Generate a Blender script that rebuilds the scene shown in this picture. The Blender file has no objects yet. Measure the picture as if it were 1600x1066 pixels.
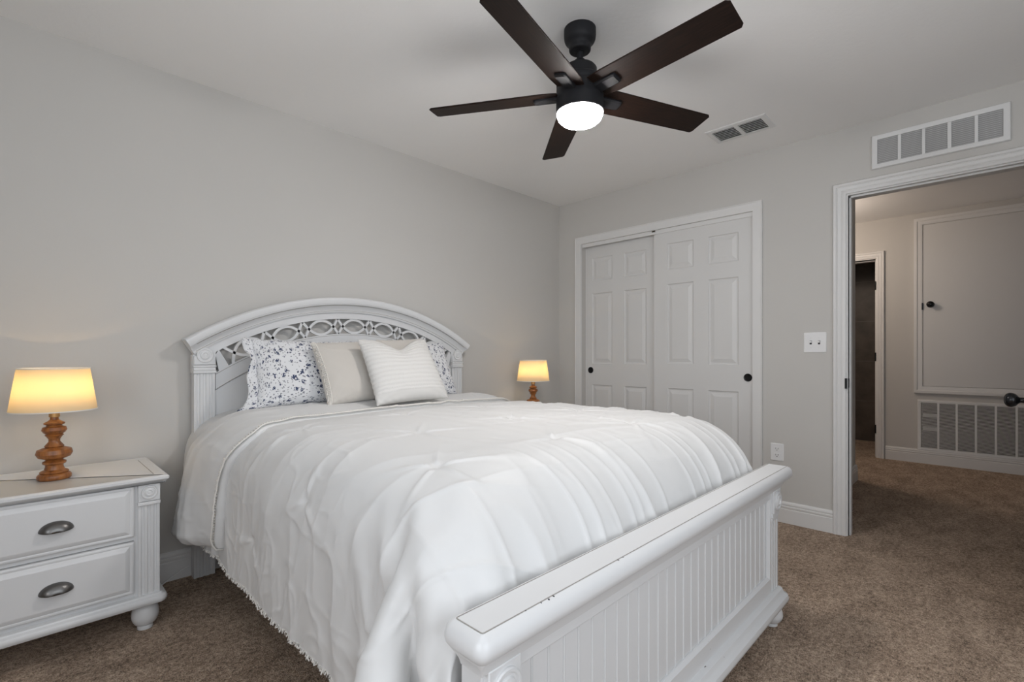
import bpy, bmesh, math, random
import numpy as np
from mathutils import Vector, Matrix

S = bpy.context.scene
C = S.collection
rnd = random.Random(7)

# ------------------------------------------------------------------ camera, light, exposure
cam_d = bpy.data.cameras.new('camera')
cam = bpy.data.objects.new('camera', cam_d); C.objects.link(cam)
YAW = 0.77639                                     # heading of the view, measured from +X
cam.location = (-3.486, -2.819, 1.088)
cam.rotation_euler = (math.pi / 2, 0, YAW - math.pi / 2)
cam_d.sensor_fit = 'HORIZONTAL'; cam_d.sensor_width = 36.0
cam_d.lens = 36.0 * 761.2 / 1600.0
cam_d.shift_y = (553.6 - 533.0) / 1600.0
cam_d.clip_start = 0.02
S.camera = cam

world = bpy.data.worlds.new('world'); S.world = world; world.use_nodes = True
world.node_tree.nodes['Background'].inputs[0].default_value = (0.62, 0.78, 1.0, 1)
world.node_tree.nodes['Background'].inputs[1].default_value = 0.6

def area(name, loc, rot, sx, sy, power, col):
    l = bpy.data.lights.new(name, 'AREA'); l.shape = 'RECTANGLE'; l.size = sx; l.size_y = sy
    l.energy = power; l.color = col
    o = bpy.data.objects.new(name, l); C.objects.link(o); o.location = loc; o.rotation_euler = rot
    return o
def point(name, loc, power, col, r=0.03):
    l = bpy.data.lights.new(name, 'POINT'); l.energy = power; l.color = col; l.shadow_soft_size = r
    o = bpy.data.objects.new(name, l); C.objects.link(o); o.location = loc
    return o
# daylight entering by the window behind the camera; the side light is added fill
area('daylight_rear', (-3.0, -4.22, 1.40), (math.radians(97), 0, 0), 2.3, 1.45, 29, (0.93, 0.965, 1.0))
area('daylight_side', (-4.85, -2.7, 1.40), (math.radians(97), 0, math.radians(-90)), 1.5, 1.45, 27, (0.95, 0.97, 1.0))  # fill light outside a side window added for it
# warm light added to brighten the hall, no fixture, beside the door
point('hall_light', (1.9, -1.35, 2.2), 17, (1.0, 0.84, 0.71), 0.12)
S.view_settings.view_transform = 'Standard'; S.view_settings.look = 'None'
S.view_settings.gamma = 1.0; S.view_settings.exposure = 0.18; S.view_settings.use_curve_mapping = False
S.cycles.use_denoising = True
S.cycles.max_bounces = 10; S.cycles.diffuse_bounces = 6; S.cycles.sample_clamp_indirect = 6.0

# ------------------------------------------------------------------ materials
def srgb(r, g, b):
    f = lambda c: c / 12.92 if c <= 0.04045 else ((c + 0.055) / 1.055) ** 2.4
    return (f(r / 255), f(g / 255), f(b / 255), 1)
class NT:
    def __init__(s, name):
        s.m = bpy.data.materials.new(name); s.m.use_nodes = True
        s.t = s.m.node_tree; s.b = s.t.nodes['Principled BSDF']
    def n(s, typ, **kw):
        x = s.t.nodes.new(typ)
        for k, v in kw.items():
            if k in x.inputs: x.inputs[k].default_value = v
            else: setattr(x, k, v)
        return x
    def l(s, a, b): s.t.links.new(a, b)
    def ramp(s, fac, stops, interp='LINEAR'):
        r = s.n('ShaderNodeValToRGB'); e = r.color_ramp; e.interpolation = interp
        while len(e.elements) < len(stops): e.elements.new(0.5)
        for q, (p, c) in zip(e.elements, stops):
            q.position = p; q.color = c if len(c) == 4 else (*c, 1)
        s.l(fac, r.inputs[0]); return r.outputs[0]
    def bump(s, h, strength, dist, prev=None):
        b = s.n('ShaderNodeBump'); b.inputs['Strength'].default_value = strength; b.inputs['Distance'].default_value = dist
        s.l(h, b.inputs['Height'])
        if prev is not None: s.l(prev, b.inputs['Normal'])
        s.l(b.outputs[0], s.b.inputs['Normal']); return b.outputs[0]
    def coord(s, kind='Object', scale=None):
        tc = s.n('ShaderNodeTexCoord')
        if scale is None: return tc.outputs[kind]
        mp = s.n('ShaderNodeMapping'); mp.inputs['Scale'].default_value = scale
        s.l(tc.outputs[kind], mp.inputs[0]); return mp.outputs[0]
    def noise(s, co, scale, detail=4, rough=0.5):
        x = s.n('ShaderNodeTexNoise'); x.inputs['Scale'].default_value = scale; x.inputs['Detail'].default_value = detail
        x.inputs['Roughness'].default_value = rough; s.l(co, x.inputs['Vector']); return x.outputs[0]
def plain(name, col, rough=0.5, metal=0.0, spec=0.5, coat=0.0):
    k = NT(name); b = k.b; b.inputs['Base Color'].default_value = col; b.inputs['Roughness'].default_value = rough
    b.inputs['Metallic'].default_value = metal; b.inputs['Specular IOR Level'].default_value = spec
    b.inputs['Coat Weight'].default_value = coat
    return k
def painted(name, col, rough, scale, strength, var=0.03):
    k = plain(name, col, rough); co = k.coord()
    n = k.noise(co, scale, 5, 0.55)
    k.bump(n, strength, 0.004)
    lo = tuple(c * (1 - var) for c in col[:3]); hi = tuple(min(1, c * (1 + var)) for c in col[:3])
    k.l(k.ramp(k.noise(co, 1.7, 3), [(0.3, lo), (0.7, hi)]), k.b.inputs['Base Color'])
    return k.m
M = {}
M['wall'] = painted('greige_wall_paint', (0.56, 0.545, 0.52, 1), 0.75, 70, 0.06, 0.012)
M['ceil'] = painted('ceiling_paint', (0.86, 0.855, 0.845, 1), 0.9, 45, 0.22, 0.01)
M['trim'] = painted('trim_paint', (0.71, 0.705, 0.695, 1), 0.38, 30, 0.01, 0.01)
M['door'] = painted('door_paint', (0.66, 0.655, 0.645, 1), 0.42, 60, 0.03, 0.01)
def furniture():
    k = plain('painted_wood', (0.70, 0.705, 0.71, 1), 0.32); co = k.coord()
    # worn chips where the paint has rubbed through
    n1 = k.noise(co, 23, 6, 0.65); n2 = k.noise(co, 3.1, 2)
    mul = k.n('ShaderNodeMath', operation='MULTIPLY'); k.l(n1, mul.inputs[0]); k.l(n2, mul.inputs[1])
    k.l(k.ramp(mul.outputs[0], [(0.470, (0.70, 0.705, 0.71)), (0.480, (0.10, 0.08, 0.06))]), k.b.inputs['Base Color'])
    k.bump(k.noise(k.coord('Object', (3, 3, 60)), 8, 3), 0.03, 0.002)
    return k.m
M['furn'] = furniture()
M['glaze'] = plain('glaze_in_groove', (0.33, 0.31, 0.28, 1), 0.6).m
def carpet():
    k = plain('brown_carpet', (0.2, 0.15, 0.11, 1), 0.95, spec=0.15); co = k.coord()
    fine = k.noise(co, 190, 2, 0.6); mid = k.noise(co, 55, 4, 0.7); big = k.noise(k.coord('Object', (1, 1.7, 1)), 5.0, 5, 0.65)
    v = k.n('ShaderNodeTexVoronoi'); v.inputs['Scale'].default_value = 150; k.l(co, v.inputs['Vector'])
    a = k.n('ShaderNodeMix', data_type='FLOAT'); a.inputs[0].default_value = 0.5
    k.l(fine, a.inputs[2]); k.l(mid, a.inputs[3])
    c = k.n('ShaderNodeMix', data_type='FLOAT'); c.inputs[0].default_value = 0.22
    k.l(a.outputs[0], c.inputs[2]); k.l(big, c.inputs[3])
    k.l(k.ramp(c.outputs[0], [(0.41, (0.12, 0.081, 0.055)), (0.50, (0.42, 0.300, 0.215)), (0.60, (0.76, 0.60, 0.465))]), k.b.inputs['Base Color'])
    p = k.bump(mid, 0.65, 0.03); k.bump(fine, 0.8, 0.012, p)
    k.b.inputs['Sheen Weight'].default_value = 0.25; k.b.inputs['Sheen Roughness'].default_value = 0.6
    k.b.inputs['Sheen Tint'].default_value = (0.8, 0.68, 0.58, 1)
    return k.m
M['carpet'] = carpet()
def fabric(name, col, scale=900, strength=0.12, sheen=0.2, rough=0.8, fold=0.0):
    k = plain(name, col, rough, spec=0.25); co = k.coord()
    p = k.bump(k.noise(co, scale, 2), strength, 0.001)
    if fold: k.bump(k.noise(co, 16, 5, 0.6), fold, 0.012, p)
    k.b.inputs['Sheen Weight'].default_value = sheen
    return k.m
def comforter_cloth():
    k = plain('white_comforter_cloth', (0.69, 0.69, 0.685, 1), 0.5, spec=0.3); co = k.coord()
    def crumple(scale, stretch):
        mp = k.n('ShaderNodeMapping'); mp.inputs['Scale'].default_value = stretch; mp.inputs['Rotation'].default_value = (.4, .2, .5); k.l(co, mp.inputs[0])
        x = k.n('ShaderNodeTexNoise'); x.noise_type = 'RIDGED_MULTIFRACTAL'; x.inputs['Scale'].default_value = scale; x.inputs['Detail'].default_value = 3; x.inputs['Distortion'].default_value = .4
        k.l(mp.outputs[0], x.inputs['Vector']); return x.outputs[0]
    mask = k.ramp(k.noise(co, 2.2, 2), [(0.42, (0, 0, 0)), (0.62, (1, 1, 1))])
    h = k.n('ShaderNodeMath', operation='MULTIPLY'); k.l(crumple(11, (1, 1, .6)), h.inputs[0]); k.l(mask, h.inputs[1])
    p = k.bump(h.outputs[0], 0.5, 0.010)
    k.bump(crumple(4.2, (1, .6, .4)), 0.30, 0.016, p)
    k.b.inputs['Sheen Weight'].default_value = 0.12
    return k.m
M['comforter'] = comforter_cloth()
M['fringe'] = fabric('cream_fringe', (0.76, 0.74, 0.70, 1), 500, 0.2, 0.2, 0.9)
M['linen'] = fabric('beige_linen', (0.57, 0.54, 0.50, 1), 500, 0.3, 0.25, 0.9, 0.15)
M['lace'] = fabric('cream_lace', (0.74, 0.71, 0.66, 1), 300, 0.4, 0.2, 0.9)
def floral():
    k = plain('blue_floral_cotton', (0.8, 0.8, 0.8, 1), 0.85, spec=0.2)
    uv = k.coord('UV')
    col = None
    base = (0.73, 0.735, 0.75, 1)
    prev = None
    for i, (sc, size, keep, dark) in enumerate([(40.0, 0.30, 0.45, (0.22, 0.22, 0.235, 1)), (26.0, 0.27, 0.60, (0.06, 0.07, 0.11, 1)), (14.0, 0.31, 0.72, (0.045, 0.06, 0.12, 1))]):
        wob = k.n('ShaderNodeTexNoise'); wob.inputs['Scale'].default_value = sc * 3.2; wob.inputs['Detail'].default_value = 2
        k.l(uv, wob.inputs['Vector'])
        mixv = k.n('ShaderNodeVectorMath', operation='MULTIPLY_ADD'); k.l(wob.outputs['Color'], mixv.inputs[0])
        d = 0.075 * 9 / sc
        mixv.inputs[1].default_value = (d, d, d); k.l(uv, mixv.inputs[2])
        v = k.n('ShaderNodeTexVoronoi'); v.inputs['Scale'].default_value = sc; v.inputs['Randomness'].default_value = 0.85
        k.l(mixv.outputs[0], v.inputs['Vector'])
        near = k.n('ShaderNodeMath', operation='LESS_THAN'); k.l(v.outputs['Distance'], near.inputs[0]); near.inputs[1].default_value = size
        sep = k.n('ShaderNodeSeparateColor'); k.l(v.outputs['Color'], sep.inputs[0])
        pick = k.n('ShaderNodeMath', operation='LESS_THAN'); k.l(sep.outputs[0], pick.inputs[0]); pick.inputs[1].default_value = keep
        # petals: cut the blob with a finer noise
        pet = k.n('ShaderNodeTexNoise'); pet.inputs['Scale'].default_value = sc * 4.6; k.l(uv, pet.inputs['Vector'])
        cut = k.n('ShaderNodeMath', operation='GREATER_THAN'); k.l(pet.outputs[0], cut.inputs[0]); cut.inputs[1].default_value = 0.44
        m1 = k.n('ShaderNodeMath', operation='MULTIPLY'); k.l(near.outputs[0], m1.inputs[0]); k.l(pick.outputs[0], m1.inputs[1])
        m2 = k.n('ShaderNodeMath', operation='MULTIPLY'); k.l(m1.outputs[0], m2.inputs[0]); k.l(cut.outputs[0], m2.inputs[1])
        mx = k.n('ShaderNodeMix', data_type='RGBA'); k.l(m2.outputs[0], mx.inputs[0])
        if prev is None: mx.inputs[6].default_value = base
        else: k.l(prev, mx.inputs[6])
        mx.inputs[7].default_value = dark; prev = mx.outputs[2]
    k.l(prev, k.b.inputs['Base Color'])
    k.bump(k.noise(k.coord(), 22, 4), 0.12, 0.01)
    return k.m
M['floral'] = floral()
def stripe():
    k = plain('white_embroidered_cotton', (0.78, 0.77, 0.755, 1), 0.9, spec=0.2); uv = k.coord('UV')
    sx = k.n('ShaderNodeSeparateXYZ'); k.l(uv, sx.inputs[0])
    w = k.n('ShaderNodeTexWave', wave_type='BANDS', bands_direction='Y'); w.inputs['Scale'].default_value = 7.0; w.inputs['Distortion'].default_value = 0.5
    k.l(uv, w.inputs[0])
    v = k.noise(k.coord('UV', (140, 60, 1)), 1.0, 2)
    # the embroidered rows fill the middle of the cover; hem bands stay plain
    lo = k.n('ShaderNodeMath', operation='GREATER_THAN'); k.l(sx.outputs[1], lo.inputs[0]); lo.inputs[1].default_value = 0.23
    hi = k.n('ShaderNodeMath', operation='LESS_THAN'); k.l(sx.outputs[1], hi.inputs[0]); hi.inputs[1].default_value = 0.80
    mk = k.n('ShaderNodeMath', operation='MULTIPLY'); k.l(lo.outputs[0], mk.inputs[0]); k.l(hi.outputs[0], mk.inputs[1])
    ad = k.n('ShaderNodeMath', operation='MULTIPLY_ADD'); k.l(w.outputs[1], ad.inputs[0]); ad.inputs[1].default_value = 0.75; k.l(v, ad.inputs[2])
    m2 = k.n('ShaderNodeMath', operation='MULTIPLY'); k.l(ad.outputs[0], m2.inputs[0]); k.l(mk.outputs[0], m2.inputs[1])
    k.bump(m2.outputs[0], 0.55, 0.006)
    k.l(k.ramp(m2.outputs[0], [(0.3, (0.66, 0.65, 0.63)), (1.0, (0.73, 0.72, 0.70))]), k.b.inputs['Base Color'])
    return k.m
M['stripe'] = stripe()
def lampwood():
    k = plain('turned_orange_wood', (0.35, 0.12, 0.03, 1), 0.35); co = k.coord('Object', (6, 6, 1.2))
    n = k.noise(co, 9, 5, 0.6)
    k.l(k.ramp(n, [(0.3, (0.14, 0.045, 0.014)), (0.7, (0.42, 0.16, 0.04))]), k.b.inputs['Base Color'])
    return k.m
M['lampwood'] = lampwood()
def shade():
    k = NT('linen_lamp_shade'); t = k.t; t.nodes.remove(k.b)
    tr = k.n('ShaderNodeBsdfTranslucent'); tr.inputs[0].default_value = (0.88, 0.70, 0.38, 1)
    df = k.n('ShaderNodeBsdfDiffuse'); df.inputs[0].default_value = (0.80, 0.72, 0.56, 1)
    mx = k.n('ShaderNodeMixShader'); mx.inputs[0].default_value = 0.5
    k.l(tr.outputs[0], mx.inputs[1]); k.l(df.outputs[0], mx.inputs[2])
    k.l(mx.outputs[0], t.nodes['Material Output'].inputs[0])
    return k.m
M['shade'] = shade()
def emit(name, col, s):
    k = plain(name, (0.9, 0.9, 0.9, 1)); k.b.inputs['Emission Color'].default_value = col; k.b.inputs['Emission Strength'].default_value = s
    return k.m
M['globe'] = emit('lit_opal_glass', (1.0, 0.96, 0.935, 1), 118.0)
M['bulb'] = emit('warm_bulb', (1.0, 0.72, 0.35, 1), 6.0)
M['black'] = plain('matte_black_metal', (0.012, 0.012, 0.014, 1), 0.6, 0.0, 0.3).m
M['knob'] = plain('black_satin_metal', (0.010, 0.010, 0.011, 1), 0.25, 0.5).m
M['pewter'] = plain('brushed_pewter', (0.16, 0.155, 0.15, 1), 0.34, 1.0).m
def bladewood():
    k = plain('espresso_blade_wood', (0.010, 0.006, 0.004, 1), 0.55, spec=0.16); co = k.coord('Object', (2, 30, 2))
    k.l(k.ramp(k.noise(co, 6, 4), [(0.3, (0.008, 0.004, 0.003)), (0.75, (0.021, 0.010, 0.006))]), k.b.inputs['Base Color'])
    return k.m
M['blade'] = bladewood()
M['vent'] = plain('white_enamel_metal', (0.74, 0.74, 0.735, 1), 0.4).m
M['dark'] = plain('duct_interior', (0.06, 0.055, 0.05, 1), 0.9).m  # dark tone standing for the shade inside an opening
M['duct_grey'] = plain('transfer_duct', (0.42, 0.415, 0.41, 1), 0.9).m  # grey standing for the shade seen through the wall opening
M['plastic'] = plain('white_plastic', (0.80, 0.80, 0.80, 1), 0.3).m
M['slot'] = plain('dark_slot', (0.03, 0.03, 0.035, 1), 0.6).m
M['brass'] = plain('brass_roller', (0.55, 0.33, 0.14, 1), 0.4, 0.8).m
M['glass'] = NT('window_glass').m
M['glass'].node_tree.nodes['Principled BSDF'].inputs['Transmission Weight'].default_value = 1.0
M['glass'].node_tree.nodes['Principled BSDF'].inputs['Roughness'].default_value = 0.0
M['glass'].node_tree.nodes['Principled BSDF'].inputs['IOR'].default_value = 1.0
def tile(name, a, b, mortar):
    k = plain(name, a, 0.45); co = k.coord()
    mp = k.n('ShaderNodeMapping'); mp.inputs['Rotation'].default_value = (math.radians(90), 0, math.radians(90)); k.l(co, mp.inputs[0])
    br = k.n('ShaderNodeTexBrick'); br.inputs['Scale'].default_value = 1.0; br.inputs['Brick Width'].default_value = 0.5; br.inputs['Row Height'].default_value = 0.3
    br.inputs['Mortar Size'].default_value = 0.004; br.inputs['Mortar'].default_value = mortar
    k.l(mp.outputs[0], br.inputs[0])
    c = k.ramp(k.noise(co, 5, 6, 0.6), [(0.3, a), (0.7, b)])
    k.l(c, br.inputs['Color1']); k.l(c, br.inputs['Color2']); k.l(br.outputs[0], k.b.inputs['Base Color'])
    return k.m
M['tile'] = tile('brown_stone_tile', (0.05, 0.037, 0.028, 1), (0.11, 0.085, 0.064, 1), (0.12, 0.10, 0.08, 1))

# ------------------------------------------------------------------ mesh helpers
def obj(name, bm, mat, parent=None, smooth=False, bevel=0.0, segs=2, sub=0):
    me = bpy.data.meshes.new(name); bmesh.ops.recalc_face_normals(bm, faces=bm.faces); bm.to_mesh(me); bm.free()
    return link(name, me, mat, parent, smooth, bevel, segs, sub)
def link(name, me, mat, parent=None, smooth=False, bevel=0.0, segs=2, sub=0):
    for m in (mat if isinstance(mat, (list, tuple)) else [mat]): me.materials.append(M[m] if isinstance(m, str) else m)
    o = bpy.data.objects.new(name, me); C.objects.link(o)
    if parent is not None: o.parent = parent
    if smooth:
        for p in me.polygons: p.use_smooth = True
        if smooth != 'all':
            me.set_sharp_from_angle(angle=math.radians(38))
    if bevel:
        b = o.modifiers.new('bevel', 'BEVEL'); b.width = bevel; b.segments = segs; b.limit_method = 'ANGLE'; b.angle_limit = math.radians(40)
        b.harden_normals = False
        for p in me.polygons: p.use_smooth = True
        me.set_sharp_from_angle(angle=math.radians(38))
    if sub:
        s = o.modifiers.new('sub', 'SUBSURF'); s.levels = sub; s.render_levels = sub
    return o
def thing(name, label, cat, loc=(0, 0, 0), rotz=0.0, group=None):
    o = bpy.data.objects.new(name, None); C.objects.link(o); o.location = loc; o.rotation_euler = (0, 0, rotz)
    o.empty_display_size = 0.1
    return tag(o, label, cat, group)
def tag(o, label, cat, group=None):
    o['label'] = label; o['category'] = cat
    if group: o['group'] = group
    return o
def struct(o, label, cat):
    o['kind'] = 'structure'; o['label'] = label; o['category'] = cat
    return o
def box(bm, a, b):
    x0, x1 = sorted((a[0], b[0])); y0, y1 = sorted((a[1], b[1])); z0, z1 = sorted((a[2], b[2]))
    v = [bm.verts.new(p) for p in ((x0, y0, z0), (x1, y0, z0), (x1, y1, z0), (x0, y1, z0), (x0, y0, z1), (x1, y0, z1), (x1, y1, z1), (x0, y1, z1))]
    for f in ((0, 3, 2, 1), (4, 5, 6, 7), (0, 1, 5, 4), (1, 2, 6, 5), (2, 3, 7, 6), (3, 0, 4, 7)): bm.faces.new([v[i] for i in f])
def boxes(*pairs):
    bm = bmesh.new()
    for a, b in pairs: box(bm, a, b)
    return bm
def lathe(bm, prof, c=(0, 0, 0), n=32, mat=None):
    """prof: (radius, height) from bottom to top, turned about the vertical (or MAT's z axis)."""
    rings = []
    T = mat or Matrix.Identity(4)
    for r, z in prof:
        if r < 1e-6: rings.append([bm.verts.new(T @ Vector((c[0], c[1], c[2] + z)))])
        else: rings.append([bm.verts.new(T @ Vector((c[0] + r * math.cos(2 * math.pi * i / n), c[1] + r * math.sin(2 * math.pi * i / n), c[2] + z))) for i in range(n)])
    for A, B in zip(rings, rings[1:]):
        if len(A) == 1 and len(B) == 1: continue
        for i in range(n):
            j = (i + 1) % n
            if len(A) == 1: bm.faces.new((A[0], B[j], B[i]))
            elif len(B) == 1: bm.faces.new((A[i], A[j], B[0]))
            else: bm.faces.new((A[i], A[j], B[j], B[i]))
    for R_, rev in ((rings[0], True), (rings[-1], False)):
        if len(R_) > 1: bm.faces.new(list(reversed(R_)) if rev else R_)
def smoothprof(pts, k=4):
    """Catmull-Rom through (r, z) points."""
    out = []
    P = [pts[0]] + list(pts) + [pts[-1]]
    for i in range(1, len(P) - 2):
        for j in range(k):
            t = j / k
            out.append(tuple(0.5 * (2 * P[i][a] + (P[i + 1][a] - P[i - 1][a]) * t + (2 * P[i - 1][a] - 5 * P[i][a] + 4 * P[i + 1][a] - P[i + 2][a]) * t * t + (3 * P[i][a] - P[i - 1][a] - 3 * P[i + 1][a] + P[i + 2][a]) * t ** 3) for a in (0, 1)))
    out.append(tuple(pts[-1]))
    return [(max(r, 0.0), z) for r, z in out]
def sweep(bm, path, prof, to3, closed=False):
    """Sweep PROF (a: outward of the path in its plane, b: out of the plane) along a 2D path with mitred corners."""
    n = len(path); P = [Vector(p) for p in path]; rows = []
    for i in range(n):
        if closed: d0 = (P[i] - P[i - 1]).normalized(); d1 = (P[(i + 1) % n] - P[i]).normalized()
        else:
            d0 = (P[i] - P[i - 1]).normalized() if i > 0 else (P[1] - P[0]).normalized()
            d1 = (P[i + 1] - P[i]).normalized() if i < n - 1 else d0
        n0 = Vector((d0.y, -d0.x)); n1 = Vector((d1.y, -d1.x)); m = (n0 + n1)
        m = m / max(m.dot(n0), 1e-4) if m.length > 1e-6 else n0
        rows.append([bm.verts.new(to3(P[i].x + m.x * a, P[i].y + m.y * a, b)) for a, b in prof])
    k = len(prof)
    for i in range(n if closed else n - 1):
        A, B = rows[i], rows[(i + 1) % n]
        for j in range(k):
            q = (j + 1) % k
            bm.faces.new((A[j], A[q], B[q], B[j]))
    if not closed:
        bm.faces.new(rows[0]); bm.faces.new(list(reversed(rows[-1])))
def rrect(x0, x1, y0, y1, r, k=6):
    out = []
    for cx, cy, a0 in ((x1 - r, y1 - r, 0), (x0 + r, y1 - r, 90), (x0 + r, y0 + r, 180), (x1 - r, y0 + r, 270)):
        for i in range(k + 1):
            a = math.radians(a0 + 90 * i / k); out.append((cx + r * math.cos(a), cy + r * math.sin(a)))
    return out
def slab(bm, outline, layers):
    """Stack of rings: LAYERS are (outward offset, z); OUTLINE is a counter-clockwise 2D loop."""
    n = len(outline); P = [Vector(p) for p in outline]; nrm = []
    for i in range(n):
        d0 = (P[i] - P[i - 1]).normalized(); d1 = (P[(i + 1) % n] - P[i]).normalized()
        n0 = Vector((d0.y, -d0.x)); n1 = Vector((d1.y, -d1.x)); m = n0 + n1; nrm.append(m / max(m.dot(n0), 1e-4))
    rings = [[bm.verts.new((P[i].x + nrm[i].x * o, P[i].y + nrm[i].y * o, z)) for i in range(n)] for o, z in layers]
    for A, B in zip(rings, rings[1:]):
        for i in range(n): bm.faces.new((A[i], A[(i + 1) % n], B[(i + 1) % n], B[i]))
    bm.faces.new(list(reversed(rings[0]))); bm.faces.new(rings[-1])
def tube(bm, pts, r, n=8):
    P = [Vector(p) for p in pts]; rings = []
    for i in range(len(P)):
        d = (P[min(i + 1, len(P) - 1)] - P[max(i - 1, 0)]).normalized()
        u = d.cross(Vector((0, 0, 1)));  u = u.normalized() if u.length > 1e-3 else Vector((1, 0, 0)); w = d.cross(u)
        rings.append([bm.verts.new(P[i] + r * (math.cos(2 * math.pi * k / n) * u + math.sin(2 * math.pi * k / n) * w)) for k in range(n)])
    for A, B in zip(rings, rings[1:]):
        for k in range(n): bm.faces.new((A[k], A[(k + 1) % n], B[(k + 1) % n], B[k]))
    bm.faces.new(rings[0]); bm.faces.new(list(reversed(rings[-1])))
onB = lambda x0, sgn=-1: (lambda p, q, b: (x0 + sgn * b, p, q))      # plane x = x0, (p, q) = (y, z); b comes out towards -X
onA = lambda y0, sgn=-1: (lambda p, q, b: (p, y0 + sgn * b, q))      # plane y = y0, (p, q) = (x, z); b comes out towards -Y
flat = lambda z0: (lambda p, q, b: (p, q, z0 + b))

# ------------------------------------------------------------------ the room
H = 2.44; HALLH = 2.50
XL, YB = -4.6, -4.0                                # unseen left and rear walls
XF = 2.86                                          # far wall of the hall
DY0, DY1, DZ = -2.212, -2.985, 2.036                # bedroom doorway
CY0, CY1, CZ = -0.255, -1.677, 2.053               # closet opening
struct(obj('floor', boxes(((XL - .3, YB - .3, -.12), (XF + 1.3, 0.15, 0))), 'carpet'), 'brown cut-pile carpet over the bedroom and hall floor', 'floor')
struct(obj('ceiling', boxes(((XL - .15, YB - .15, H), (0.06, 0.15, H + .1))), 'ceil'), 'white lightly textured bedroom ceiling', 'ceiling')
struct(obj('ceiling_hall', boxes(((0.06, -4.6, HALLH), (XF + 1.3, 0.15, HALLH + .1))), 'ceil'), 'shaded hall ceiling beyond the doorway', 'ceiling')
struct(obj('wall_headboard', boxes(((XL - .15, 0, 0), (0.8, 0.12, HALLH))), 'wall'), 'greige wall behind the headboard and lamps', 'wall')
bm = boxes(((0, 0, 0), (.12, CY0, HALLH)), ((0, CY0, CZ), (.12, CY1, HALLH)), ((0, CY1, 0), (.12, DY0, HALLH)),
           ((0, DY0, DZ + .018), (.12, DY1, HALLH)), ((0, DY1, 0), (.12, YB - .12, HALLH)))
struct(obj('wall_closet', bm, 'wall'), 'greige wall holding the closet and the bedroom doorway', 'wall')
bm = boxes(((XL - .15, YB, 0), (-4.15, YB - .12, H)), ((-1.85, YB, 0), (0, YB - .12, H)), ((-4.15, YB, 0), (-1.85, YB - .12, .75)), ((-4.15, YB, 2.15), (-1.85, YB - .12, H)))
struct(obj('wall_rear', bm, 'wall'), 'rear bedroom wall with a window, behind the viewer', 'wall')
bm = boxes(((XL, YB, 0), (XL - .12, -3.45, H)), ((XL, -1.95, 0), (XL - .12, 0, H)), ((XL, -3.45, 0), (XL - .12, -1.95, .75)), ((XL, -3.45, 2.15), (XL - .12, -1.95, H)))
struct(obj('wall_side', bm, 'wall'), 'side bedroom wall with a window, out of view', 'wall')
for i, (a, b, along) in enumerate((((-4.15, YB), (-1.85, YB), 'x'), ((XL, -3.45), (XL, -1.95), 'y'))):
    bm = bmesh.new(); lo, hi = (a[0], b[0]) if along == 'x' else (a[1], b[1])
    f = onA(YB - .05) if along == 'x' else (lambda p, q, d: (XL - .05 - d, p, q))
    sweep(bm, [(lo, .75), (hi, .75), (hi, 2.15), (lo, 2.15)], [(0, 0), (0, .05), (-.045, .05), (-.045, 0)], f, True)
    sweep(bm, [(lo, 1.44), (hi, 1.44)], [(-.02, .01), (.02, .01), (.02, .04), (-.02, .04)], f)
    struct(obj('window_%d' % (i + 1), bm, 'trim'), 'white sash window out of view ' + ('behind the viewer' if i == 0 else 'on the side wall'), 'window')
# hall
struct(obj('wall_hall_side', boxes(((.12, -1.985, 0), (1.60, -1.2, HALLH))), 'wall'), 'hall wall beside the doorway, almost hidden by the jamb', 'wall')
BY0, BY1, BZ = -1.0, -1.955, 2.09                   # bathroom opening in the far hall wall
AY0, AY1, AZ0, AZ1 = -2.335, -3.30, .768, 2.378     # raised access door
GY0, GY1, GZ0, GZ1 = -2.325, -3.255, .158, .605     # return grille opening
bm = boxes(((XF, 0.1, 0), (XF + .12, BY0, HALLH)), ((XF, BY0, BZ), (XF + .12, BY1, HALLH)), ((XF, BY1, 0), (XF + .12, GY0, HALLH)),
           ((XF, GY0, 0), (XF + .12, GY1, GZ0)), ((XF, GY0, GZ1), (XF + .12, GY1, HALLH)), ((XF, GY1, 0), (XF + .12, -4.6, HALLH)))
struct(obj('wall_hall_far', bm, 'wall'), 'far hall wall with the raised hatch and the return grille', 'wall')
struct(obj('wall_hall_end', boxes(((.12, -4.48, 0), (XF, -4.6, HALLH))), 'wall'), 'end wall of the hall, out of view', 'wall')
bm = boxes(((XF + 1.15, -0.2, 0), (XF + 1.27, -2.3, HALLH)), ((XF + .12, -2.2, 0), (XF + 1.15, -2.3, HALLH)))
struct(obj('wall_bath', bm, 'tile'), 'brown stone tiled wall inside the dark bathroom', 'wall')
struct(obj('wall_hall_rear', boxes(((.12, .0, 0), (XF + 1.27, .12, HALLH)), ((.8, -1.2, 0), (.9, 0, HALLH))), 'wall'), 'hall wall out of view', 'wall')

BASE = [(0, 0), (.016, 0), (.016, .088), (.0135, .091), (.0135, .096), (.016, .099), (.016, .107), (.011, .110), (.011, .115), (.013, .118), (.012, .128), (.007, .134), (0, .136)]
def baseboard(name, pts, sgn, label):
    """pts: 2D floor path; the board stands on the left (sgn=1) or right (sgn=-1) of it."""
    bm = bmesh.new(); sweep(bm, pts, [(sgn * a, b) for a, b in BASE], flat(0.0))
    struct(obj(name, bm, 'trim', smooth=True), label, 'baseboard')
baseboard('baseboard_headboard', [(XL, 0), (-.001, 0)], 1, 'white moulded baseboard under the headboard wall')
baseboard('baseboard_closet', [(0, -1.735), (0, -2.137)], 1, 'white moulded baseboard between closet and doorway')
baseboard('baseboard_corner', [(0, -.017), (0, -.178)], 1, 'short white baseboard in the room corner beside the closet')
baseboard('baseboard_hall', [(XF, -2.04), (XF, -4.4)], 1, 'white moulded baseboard under the return grille in the hall')
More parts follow.
